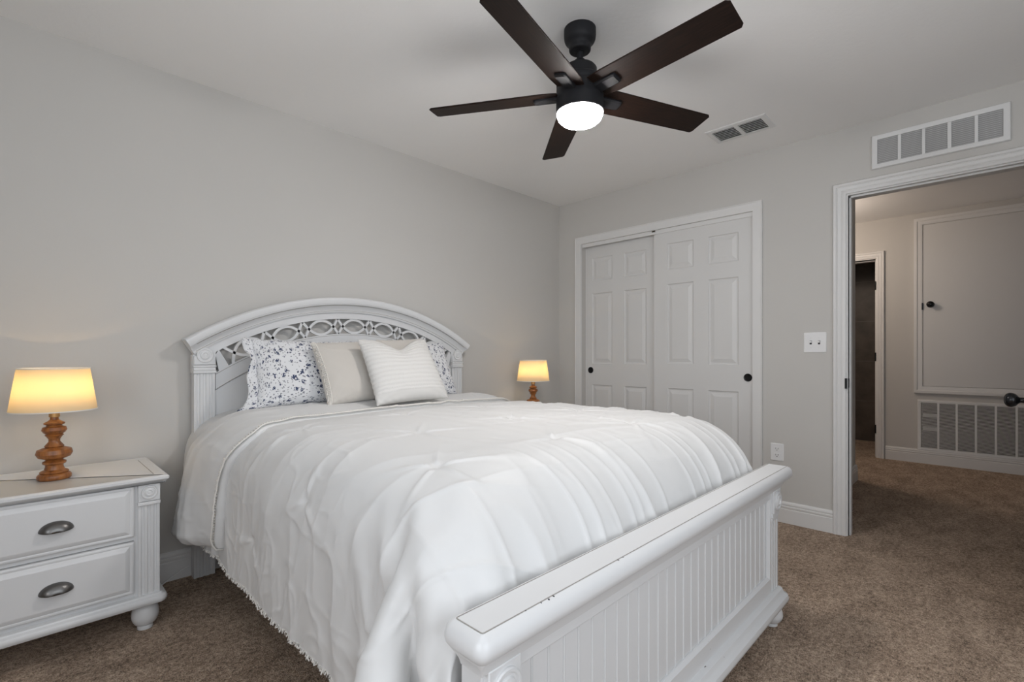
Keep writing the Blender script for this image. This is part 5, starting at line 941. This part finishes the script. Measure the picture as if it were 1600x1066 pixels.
    216,36,36,35,35,34,33,34,34,33,32,30,20,6,4,3,4,2,2,2,2,1,1,1,1,1,1,0,1,0,1,0,0,0,0,-1,0,0,-1,0,-1,-1,-1,-1,-1,-1,-1,-1,-1,0,-3,-1,-10,-18,-20,-27,-32,-31,-32,-33,-35,-36,-37,-36,-37,-36,
    197,35,35,34,33,34,34,34,33,33,33,25,10,4,4,4,3,3,2,2,2,1,1,1,1,1,0,1,0,1,0,0,0,0,0,0,-1,0,-1,0,-1,-1,-1,-1,-1,-1,-1,0,-1,0,-1,0,-8,-17,-19,-23,-30,-32,-31,-32,-32,-34,-35,-37,-36,-36,
    176,33,34,34,33,34,34,34,34,34,30,14,5,4,4,4,3,3,2,2,2,1,1,1,1,1,1,0,0,1,0,0,0,0,0,0,-1,0,0,-1,-1,-1,-1,-1,-1,0,-1,-1,-1,0,0,1,-6,-15,-19,-21,-24,-30,-33,-32,-31,-31,-33,-35,-36,-36,
    152,33,34,34,34,34,34,34,35,33,20,7,4,4,4,3,4,3,2,2,2,1,1,1,1,1,0,1,0,1,0,0,0,0,0,-1,0,0,-1,-1,0,-1,-1,-1,-1,-1,-1,0,-1,0,0,1,-2,-12,-21,-20,-21,-25,-31,-33,-32,-31,-31,-32,-34,-35,
    128,34,34,33,34,35,34,36,34,25,11,5,4,4,4,3,4,2,3,2,2,1,1,1,0,1,1,1,0,0,0,0,0,0,0,0,0,-1,0,-1,-1,0,-1,-1,-1,-1,-1,-1,0,0,0,1,1,-9,-21,-21,-20,-21,-27,-31,-33,-32,-31,-31,-32,-32,
    104,34,34,34,35,35,35,35,29,16,6,5,4,4,4,4,3,2,3,2,1,1,1,1,1,1,1,0,1,0,0,0,0,0,0,0,-1,0,-1,0,-1,-1,-1,-1,-1,-1,0,-1,0,-1,1,1,2,-4,-20,-22,-21,-20,-21,-28,-32,-33,-32,-31,-31,-32,
    81,34,34,35,35,36,35,32,20,9,5,5,4,4,5,3,3,2,3,2,1,2,0,1,1,1,1,0,0,1,0,0,0,0,-1,0,0,-1,0,-1,0,-1,-1,-1,-1,-1,-1,0,-1,0,0,1,3,0,-17,-22,-22,-20,-20,-23,-29,-32,-32,-33,-31,-32,
    58,35,34,36,35,36,33,26,12,6,4,5,5,4,4,3,2,3,3,3,1,1,0,1,1,1,1,0,0,0,1,0,0,-1,0,0,-1,0,0,-1,-1,0,-1,-1,-1,-1,-1,-1,0,0,0,1,4,4,-15,-22,-23,-21,-19,-20,-24,-31,-32,-32,-32,-32,
], (60, 66))
def upsample(P, k):
    """Smooth (Catmull-Rom) refinement of a grid along both axes."""
    def ax(P):
        n = len(P); t = np.linspace(0, n - 1, (n - 1) * k + 1); i = np.minimum(t.astype(int), n - 2); f = (t - i)[:, None, None]
        g = lambda o: P[np.clip(i + o, 0, n - 1)]
        a, b, c, d = g(-1), g(0), g(1), g(2)
        return .5 * (2 * b + (c - a) * f + (2 * a - 5 * b + 4 * c - d) * f ** 2 + (3 * b - a - 3 * c + d) * f ** 3)
    return np.swapaxes(ax(np.swapaxes(ax(P), 0, 1)), 0, 1)
def normals(P):
    du = np.gradient(P, axis=1); dv = np.gradient(P, axis=0); n = np.cross(du, dv)
    n /= np.linalg.norm(n, axis=2, keepdims=True) + 1e-9
    return n
def vnoise(x, y, seed=0):
    """Value noise on arrays."""
    r = np.random.RandomState(seed).rand(64, 64); xi = np.floor(x).astype(int); yi = np.floor(y).astype(int); fx = x - xi; fy = y - yi
    fx = fx * fx * (3 - 2 * fx); fy = fy * fy * (3 - 2 * fy); g = lambda a, b: r[(yi + b) % 64, (xi + a) % 64]
    return (g(0, 0) * (1 - fx) + g(1, 0) * fx) * (1 - fy) + (g(0, 1) * (1 - fx) + g(1, 1) * fx) * fy
def ridged(x, y, seed): return 1 - np.abs(2 * vnoise(x, y, seed) - 1)
def grid_mesh(name, P, mat, parent=None, closed=False, uv=None, **kw):
    ny, nx = P.shape[:2]; me = bpy.data.meshes.new(name)
    j, i = np.meshgrid(np.arange(ny - 1), np.arange(nx - 1), indexing='ij'); a = (j * nx + i).ravel()
    F = np.stack([a, a + 1, a + nx + 1, a + nx], 1)
    me.from_pydata(P.reshape(-1, 3).tolist(), [], F.tolist())
    if uv:
        l = me.uv_layers.new(); li = np.empty(len(me.loops), np.int32); me.loops.foreach_get('vertex_index', li)
        l.data.foreach_set('uv', np.stack([(li % nx) / (nx - 1) * uv, (li // nx) / (ny - 1)], 1).ravel().astype(np.float32))
    me.update()
    return link(name, me, mat, parent, **kw)
K = 7
G0 = CLOTH_GRID; far_ = (G0[..., 0] > -1.36) & (G0[..., 1] < -1.86); G0[..., 1] = np.where(far_, -1.86 + (G0[..., 1] + 1.86) * .35, G0[..., 1]); G0[..., 0] = np.where(far_, np.minimum(G0[..., 0], -1.20), G0[..., 0]); G = upsample(G0, K); N = normals(G)
if N[G.shape[0] // 2, G.shape[1] // 2, 2] < 0: N = -N
ny, nx = G.shape[:2]
HC, YT, YE = 1.335, -.03, -2.47
U = np.linspace(-HC, HC, nx)[None, :] + np.zeros((ny, 1)); Vv = np.linspace(YT, YE, ny)[:, None] + np.zeros((1, nx))
# quilting: tuft points gather the cloth, creases run between and away from them
ramp = lambda x, a, b: np.clip((x - a) / (b - a), 0, 1)
disp = .006 * (vnoise(U * 3.1 + 9, Vv * 3.1, 1) - .5)
tufts = [(u, v) for r_, v in enumerate((-.98, -1.40, -1.82)) for u in np.arange(-1.15, 1.2, .46) + (.23 if r_ % 2 else 0)]
for q, (tu, tv) in enumerate(tufts):
    dx, dy = U - tu, Vv - tv; d = np.hypot(dx, dy); an = np.arctan2(dy, dx)
    disp -= .007 * np.exp(-(d / .022) ** 2) + .006 * np.exp(-(d / .12) ** 2)
    rays = np.abs(np.cos(an * (1.5 + q % 2) + q + .5 * vnoise(U * 6, Vv * 6, 60 + q))) ** 26
    disp += .0075 * rays * np.exp(-(d / .17) ** 2) * np.clip(d / .03, 0, 1)
w = .25 * vnoise(U * 2.3, Vv * 2.3, 5)
au = np.abs(U); hang = ramp(au, .74, 1.25)                     # 0 on top, 1 at the side hem
fdrop = ramp(-Vv, 1.80, 2.15)                                  # 0 on top, 1 down behind the footboard
# fine pulled creases lying across the top
topm = np.clip((.84 - au) / .2, 0, 1) * (1 - fdrop)
disp += topm * .0065 * ridged(U * 1.1 + 3 * w, Vv * 7 + 5 * w + .8 * U, 6) ** 14 * ramp(vnoise(U * 2, Vv * 2, 61), .35, .6)
disp += topm * .0045 * ridged(U * 1.6 + 2 * w, Vv * 13 + 6 * w + 1.5 * U, 66) ** 10 * ramp(vnoise(U * 2 + 7, Vv * 2, 63), .45, .6)
# creases fanning over the edges of the mattress
disp += .0075 * ridged((Vv + .35 * (U + .8)) * 6 + 2.2 * w, U * .9, 7) ** 12 * ramp(au, .45, .75) * (1 - .5 * hang)
# hanging folds, growing towards the hem and fullest at the foot corner
crn = ramp(-Vv, 1.35, 1.95)
pv = Vv + .10 * vnoise(U * 2.2, Vv * 1.5, 11) + .10 * (au - .9)
disp += hang * (.015 + .022 * crn) * (vnoise(pv * 6.5, U * .8, 8) - .45)
disp += hang * (.010 + .018 * crn) * (ridged(pv * 8.5 + .3, U * .7, 12) ** 3 - .3)
disp += hang * .005 * ridged((Vv + .25 * U) * 9 + 3 * w, U * 3.5, 13) ** 8
disp += fdrop * (1 - hang) * (.016 * (ridged((U + .10 * vnoise(U * 3, Vv * 2, 14)) * 6.5, Vv * .8, 9) ** 3 - .3) + .007 * ridged(U * 15 + 2 * w, Vv * 1.4, 15) ** 6)
# folds fanning out from the two foot corners
for sg in (-1, 1):
    cx, cy = sg * .66, -1.66; r_ = np.hypot(U - cx, Vv - cy); an = np.arctan2(-(Vv - cy), sg * (U - cx))
    f_ = np.abs(np.cos(an * 8.5 + .9 * vnoise(U * 3, Vv * 3, 70) + .4)) ** 3 - .35
    disp += .026 * f_ * ramp(r_, .22, .62) * ramp(an, -.05, .25) * ramp(1.62 - an, 0, .3) * ramp(sg * U, .6, .8)
# small crumples
disp += .0028 * ridged(U * 12 + 5 * w, Vv * 10 + 4 * w, 10) ** 9 * ramp(vnoise(U * 3, Vv * 3, 64), .3, .6)
disp += hang * .0035 * ridged(U * 10 + 5 * w, Vv * 12, 17) ** 7
G = G + N * disp[..., None]
G[..., 2] -= .024 * ramp(Vv, -.95, -.62) * (1 - ramp(au, .62, .95))
comf = grid_mesh('comforter', G, 'comforter', smooth='all')
comf.data.flip_normals() if comf.data.polygons[len(comf.data.polygons) // 2].normal.z < 0 else None
so = comf.modifiers.new('thickness', 'SOLIDIFY'); so.thickness = .016; so.offset = -1
tag(comf, 'puffy white comforter draped over the whole bed, its top edge folded back', 'comforter')

# the top edge of the comforter folded back over itself
def sample(A, u, v):
    fu = np.clip((u + HC) / (2 * HC), 0, 1) * (nx - 1); fv = np.clip((v - YT) / (YE - YT), 0, 1) * (ny - 1)
    i = np.minimum(fu.astype(int), nx - 2); j = np.minimum(fv.astype(int), ny - 2); a = (fu - i)[..., None]; b = (fv - j)[..., None]
    return (A[j, i] * (1 - a) + A[j, i + 1] * a) * (1 - b) + (A[j + 1, i] * (1 - a) + A[j + 1, i + 1] * a) * b
nu, ns_ = 420, 44
s = np.linspace(0, 1, ns_)[:, None] + np.zeros((1, nu)); ul = np.linspace(-1, 1, nu)[None, :]
uend = np.where(ul < 0, -(1.322 - .06 * s), 1.27 + 0 * s); u_ = np.abs(ul) * uend
edge = -np.interp(u_, [-1.3, -1.05, -.78, -.55, -.2, .2, .6, 1.3], [.66, .72, .79, .72, .68, .64, .60, .57]) - .02 * (vnoise(u_ * 6 + 20, u_ * 0, 40) - .5); head = -np.interp(np.abs(u_), [.6, .85, 1.3], [.285, .33, .225]) - .02 * (vnoise(u_ * 3 + 9, u_ * 0, 41) - .5)
v_ = head + (edge - head) * s
B = sample(G, u_, v_); NN = sample(N, u_, v_)
T = .034 * np.clip(1 - np.abs(2 * s - .85) ** 3.2, 0, 1) ** .5 * np.where(s > .425, np.clip((1.36 - s) / .9, 0, 1), 1) + .012 * np.clip(1 - s * 1.0, 0, 1) * 0
T = np.where(s > .92, T + .010, T)
endt = np.clip((1 - np.abs(ul)) / .035, 0, 1) ** .5; lip = .35 + .65 * endt
T = T * lip
side_ = np.clip((np.abs(u_) - .70) / .2, 0, 1)
T = T * (1 + .7 * side_ + 1.3 * ramp(np.abs(u_), .85, 1.30)) + .0065 * (ridged(u_ * 9 + .6 * s, s * 1.2 + 3, 42) ** 3 - .25) * np.sin(math.pi * np.clip(s, 0, 1)) + .010 * (vnoise(u_ * 5, s * 2.4, 43) - .5) * np.sin(math.pi * s)
T = np.maximum(T, -.004); T[0] = -.010; T[-1] = -.006; T[:, 0] = -.006; T[:, -1] = -.006
FP = B + NN * T[..., None]
fold = grid_mesh('folded_edge', FP, 'comforter', comf, smooth='all')
fold['label'] = 'wide band folded back at the pillows'
so = fold.modifiers.new('thickness', 'SOLIDIFY'); so.thickness = .004; so.offset = -1
# looped trim along the folded edge and short fringe along the hem
bm = bmesh.new(); cnt = 0
E1 = FP[-3] + NN[-3] * .003; L = np.concatenate([[0], np.cumsum(np.linalg.norm(np.diff(E1, axis=0), axis=1))]); tgt = np.arange(0, L[-1], .0115)
along = lambda A, t: np.array([np.interp(t, L, A[:, k]) for k in range(3)])
Nm = NN[-3]; out = np.gradient(FP, axis=0)[-4]; out /= np.linalg.norm(out, axis=1, keepdims=True)
Eo = E1 + out * .024 - Nm * .002
for q, t in enumerate(tgt):
    a, b = along(E1, t), along(Eo, t + .002 * math.sin(q * 2.3)); m_ = (a + b) / 2 + along(Nm, t) * .006
    tube(bm, [tuple(a), tuple(m_), tuple(b)], .0031, 5)
tube(bm, [tuple(along(Eo, t) + along(Nm, t) * .001) for t in tgt[::2]], .0032, 6)
tube(bm, [tuple(along(E1, t) + along(Nm, t) * .001) for t in tgt[::2]], .0028, 6)
o = obj('edge_trim', bm, 'fringe', comf, smooth='all'); o['label'] = 'looped cream trim'
bm = bmesh.new(); rr = random.Random(5)
for col in (0, nx - 1):
    Hm = G[:, col]; L2 = np.concatenate([[0], np.cumsum(np.linalg.norm(np.diff(Hm, axis=0), axis=1))])
    for t in np.arange(0, L2[-1], .0055):
        p = np.array([np.interp(t, L2, Hm[:, k]) for k in range(3)])
        tube(bm, [tuple(p + np.array((0, 0, .006))), tuple(p + np.array((rr.uniform(-.004, .004), rr.uniform(-.004, .004), -.002))), tuple(p + np.array((rr.uniform(-.006, .006), rr.uniform(-.007, .007), -.004 - rr.random() * .005)))], .0024, 5)
o = obj('hem_fringe', bm, 'fringe', comf, smooth='all'); o['kind'] = 'stuff'; o['label'] = 'short cream fringe along the hem'

# ------------------------------------------------------------------ pillows
def pillow_surface(w, h, t, seed, n=49, sag=0.0, chop=0.0, pull=.07, wrinkle=.006, droop=0.0):
    """Front and back grids of a stuffed cover: x across, z up from the lower edge, y through the filling (front is -y)."""
    a = np.sin(np.linspace(-1, 1, n) * math.pi / 2); u, v = np.meshgrid(a, a)
    x = w / 2 * u * (1 - pull * (1 - v ** 2) * np.abs(u) ** 3) * (1 + .05 * (1 - v) * .5)
    z = h / 2 * (v * (1 - pull * (1 - u ** 2) * np.abs(v) ** 3)) + h / 2
    z = z - chop * np.exp(-(u / .42) ** 2) * np.clip((v + .2) / 1.2, 0, 1) ** 2 - droop * u * np.clip(v + .3, 0, 1.3)
    body = np.clip((1 - np.abs(u) ** 2.4) * (1 - np.abs(v) ** 2.4), 0, 1) ** .45 * (1 - .22 * (v + 1) / 2 + sag * (1 - v) / 2)
    body = body * (1 - .35 * (chop > 0) * np.exp(-(u / .25) ** 2) * np.clip(v, 0, 1) ** 2)
    edge = np.maximum(np.abs(u), np.abs(v))
    cr = 0
    for q, (cu, cv) in enumerate(((-1, -1), (1, -1), (1, 1), (-1, 1))):
        du, dv = u - cu, v - cv; r = np.hypot(du, dv); an = np.arctan2(dv, du)
        cr = cr + np.exp(-(r / .55) ** 2) * np.cos(an * (13 + q) + seed + q) * np.clip(r * 3, 0, 1)
    nz = ridged(u * 2.2 + seed, v * 2.4 + seed * .7, 20 + seed) ** 2 - .3 + .6 * (vnoise(u * 4 + seed * 3, v * 4, 30 + seed) - .5)
    bump = wrinkle * (cr * .9 + nz) * np.clip((1.0 - edge) / .18, 0, 1)
    rip = .004 * np.sin(34 * (u + v) + seed) * np.clip((edge - .9) / .1, 0, 1) * np.clip((1 - edge) / .02 + .4, 0, 1)
    return [np.stack([x, -t / 2 * body - bump * (body > .02) + rip, z], 2), np.stack([x, t / 2 * .8 * body + rip, z], 2)]
def make_pillow(name, label, cat, mat, w, h, t, seed, group=None, uvs=1.0, loc=(0, 0, 0), lean=18, yaw=0, roll=0, **kw):
    fr, bk = pillow_surface(w, h, t, seed, **kw)
    n = fr.shape[0]; me = bpy.data.meshes.new(name); V = np.concatenate([fr.reshape(-1, 3), bk.reshape(-1, 3)])
    idx = lambda b, j, i: (j * n + i) if (b == 0 or j in (0, n - 1) or i in (0, n - 1)) else n * n + j * n + i
    F = []
    for b in (0, 1):
        for j in range(n - 1):
            for i in range(n - 1):
                f = [idx(b, j, i), idx(b, j, i + 1), idx(b, j + 1, i + 1), idx(b, j + 1, i)]
                F.append(f if b == 0 else f[::-1])
    me.from_pydata(V.tolist(), [], F); l = me.uv_layers.new()
    li = np.empty(len(me.loops), np.int32); me.loops.foreach_get('vertex_index', li); q = li % (n * n)
    l.data.foreach_set('uv', np.stack([(q % n) / (n - 1) * uvs * w / h, (q // n) / (n - 1) * uvs], 1).ravel().astype(np.float32))
    me.update()
    bm = bmesh.new(); bm.from_mesh(me); loose = [v for v in bm.verts if not v.link_faces]; bmesh.ops.delete(bm, geom=loose, context='VERTS'); bm.to_mesh(me); bm.free()
    o = link(name, me, mat, smooth='all')
    o.matrix_world = Matrix.Translation(loc) @ Matrix.Rotation(math.radians(yaw), 4, 'Z') @ Matrix.Rotation(math.radians(-lean), 4, 'X') @ Matrix.Rotation(math.radians(roll), 4, 'Y')
    tag(o, label, cat, group); return o, fr
# bed pillows in floral cases, propped on the headboard
p1, fr = make_pillow('floral_pillow', 'blue floral bed pillow on the side nearer the large lamp, standing against the headboard', 'pillow', 'floral', .58, .36, .15, 2, 'floral bed pillows', 1.0, (-2.378, -.325, .828), 22, 0, 0, pull=.05, wrinkle=.008)
p1['label'] = 'blue floral bed pillow whose ruffled end points to the near nightstand'
n = 40; fl = np.zeros((n, 7, 3))
src = fr[:, 0][np.linspace(0, fr.shape[0] - 1, n).astype(int)]
for k in range(7):
    e = k / 6; zz = np.linspace(0, 1, n)
    fl[:, k, 0] = src[:, 0] + .012 - e * (.050 + .012 * np.sin(zz * 17) + .065 * np.clip(1 - zz * 2.2, 0, 1)); fl[:, k, 1] = .004 + e * .014 * np.sin(zz * 26 + 1) - .02 * e; fl[:, k, 2] = src[:, 2] - e * (.03 * (1 - zz)) + e * .01 * zz
f_ = grid_mesh('flange', fl, 'floral', p1, uv=.16, smooth='all'); so = f_.modifiers.new('thickness', 'SOLIDIFY'); so.thickness = .004; so.offset = 0
p2, _ = make_pillow('floral_pillow', 'blue floral bed pillow mostly hidden behind the white striped cushion', 'pillow', 'floral', .57, .36, .15, 5, 'floral bed pillows', 1.0, (-1.762, -.325, .828), 22, 0, 0, pull=.05, wrinkle=.008)
# linen cushions
c1, fr = make_pillow('linen_cushion', 'beige linen cushion with a ladder-stitched side edge, in front of a floral pillow', 'cushion', 'linen', .36, .36, .14, 3, 'beige linen cushions', 1.0, (-2.222, -.490, .842), 30, 0, -3, pull=.04, wrinkle=.004)
n = fr.shape[0]
def ladder(fr, i0, i1, rows, r=.0022):
    bm = bmesh.new()
    for j in rows:
        a, b = fr[j, i0], fr[j, i1]; m_ = (a + b) / 2 + np.array((0, -.004, 0)); tube(bm, [tuple(a), tuple(m_), tuple(b)], r, 5)
    for i in (i0, i1): tube(bm, [tuple(fr[j, i] + np.array((0, -.0015, 0))) for j in rows], r * 1.3, 6)
    return bm
up = upsample(fr, 2)
o = obj('edge_trim', ladder(up, 5, 13, range(4, up.shape[0] - 4, 2)), 'lace', c1, smooth='all'); o['label'] = 'cream ladder-stitch trim along one side'
c2, _ = make_pillow('linen_cushion', 'beige linen cushion with only its peaked corner showing above the white cushion', 'cushion', 'linen', .31, .37, .12, 8, 'beige linen cushions', 1.0, (-1.865, -.455, .843), 25, 0, -3, pull=.05, wrinkle=.004)
make_pillow('striped_cushion', 'white square cushion with embroidered rows, dented at the top, frontmost on the bed', 'cushion', 'stripe', .43, .39, .15, 6, None, 1.0, (-2.005, -.645, .836), 31, 0, -1.5, chop=.065, pull=.05, wrinkle=.004)

# ------------------------------------------------------------------ ceiling fan
FC = Vector((-1.839, -1.598, 0))
fan = thing('ceiling_fan', 'black five-blade ceiling fan with a lit opal globe', 'fan', (FC.x, FC.y, H))
def fobj(name, bm, mat, parent=None, **kw): return obj(name, bm, mat, parent or fan, **kw)
bm = bmesh.new(); lathe(bm, smoothprof([(.036, -.092), (.044, -.088), (.046, -.070), (.050, -.062), (.062, -.048), (.066, -.030), (.066, -.004)], 4) + [(.066, 0)], n=48); fobj('canopy', bm, 'black', smooth='all')
bm = bmesh.new(); lathe(bm, [(.013, -.155), (.013, -.088)], n=20); lathe(bm, [(.022, -.094), (.022, -.088)], n=20); fobj('downrod', bm, 'black', smooth=True)
bm = bmesh.new(); lathe(bm, [(.030, -.150), (.030, -.140), (.022, -.128), (.016, -.126)], n=24); fobj('collar', bm, 'black', smooth=True)
bm = bmesh.new(); lathe(bm, [(.0975, -.330), (.0975, -.246), (.095, -.242), (.0975, -.238), (.0975, -.222), (.092, -.212), (.074, -.204), (.070, -.196), (.070, -.168), (.064, -.160), (.044, -.150), (.026, -.147)], n=64); mot = fobj('motor_housing', bm, 'black', smooth=True)
bm = bmesh.new(); lathe(bm, [(.0985, -.350), (.0985, -.296), (.094, -.294)], n=64); fobj('light_ring', bm, 'black', smooth=True)
bm = bmesh.new(); lathe(bm, [(.0, -.396), (.030, -.395), (.056, -.391), (.076, -.383), (.089, -.371), (.0945, -.357), (.0945, -.340)], n=64); g = fobj('globe', bm, 'globe', smooth='all'); g['label'] = 'glowing opal glass globe'
def blade_bm():
    bm = bmesh.new(); out = [(.090, -.062), (.150, -.066), (.643, -.060), (.655, -.050), (.650, .054), (.640, .066), (.150, .070), (.090, .058)]
    slab(bm, [(x, y) for x, y in out], [(-.0025, -.0035), (0, -.0015), (0, .0015), (-.0025, .0035)])
    return bm
for k in range(5):
    a = math.radians(-95 + 72 * k + .2)
    T = Matrix.Rotation(a, 4, 'Z') @ Matrix.Translation((0, 0, -.272)) @ Matrix.Rotation(math.radians(-12.5), 4, 'X')
    b = fobj('blade', blade_bm(), 'blade'); b.matrix_local = T
    bm = bmesh.new(); slab(bm, rrect(.085, .195, -.026, .026, .012), [(-.006, -.016), (0, -.011), (0, -.003)]); fobj('blade_bracket', bm, 'black', b, smooth=True)
bm = None
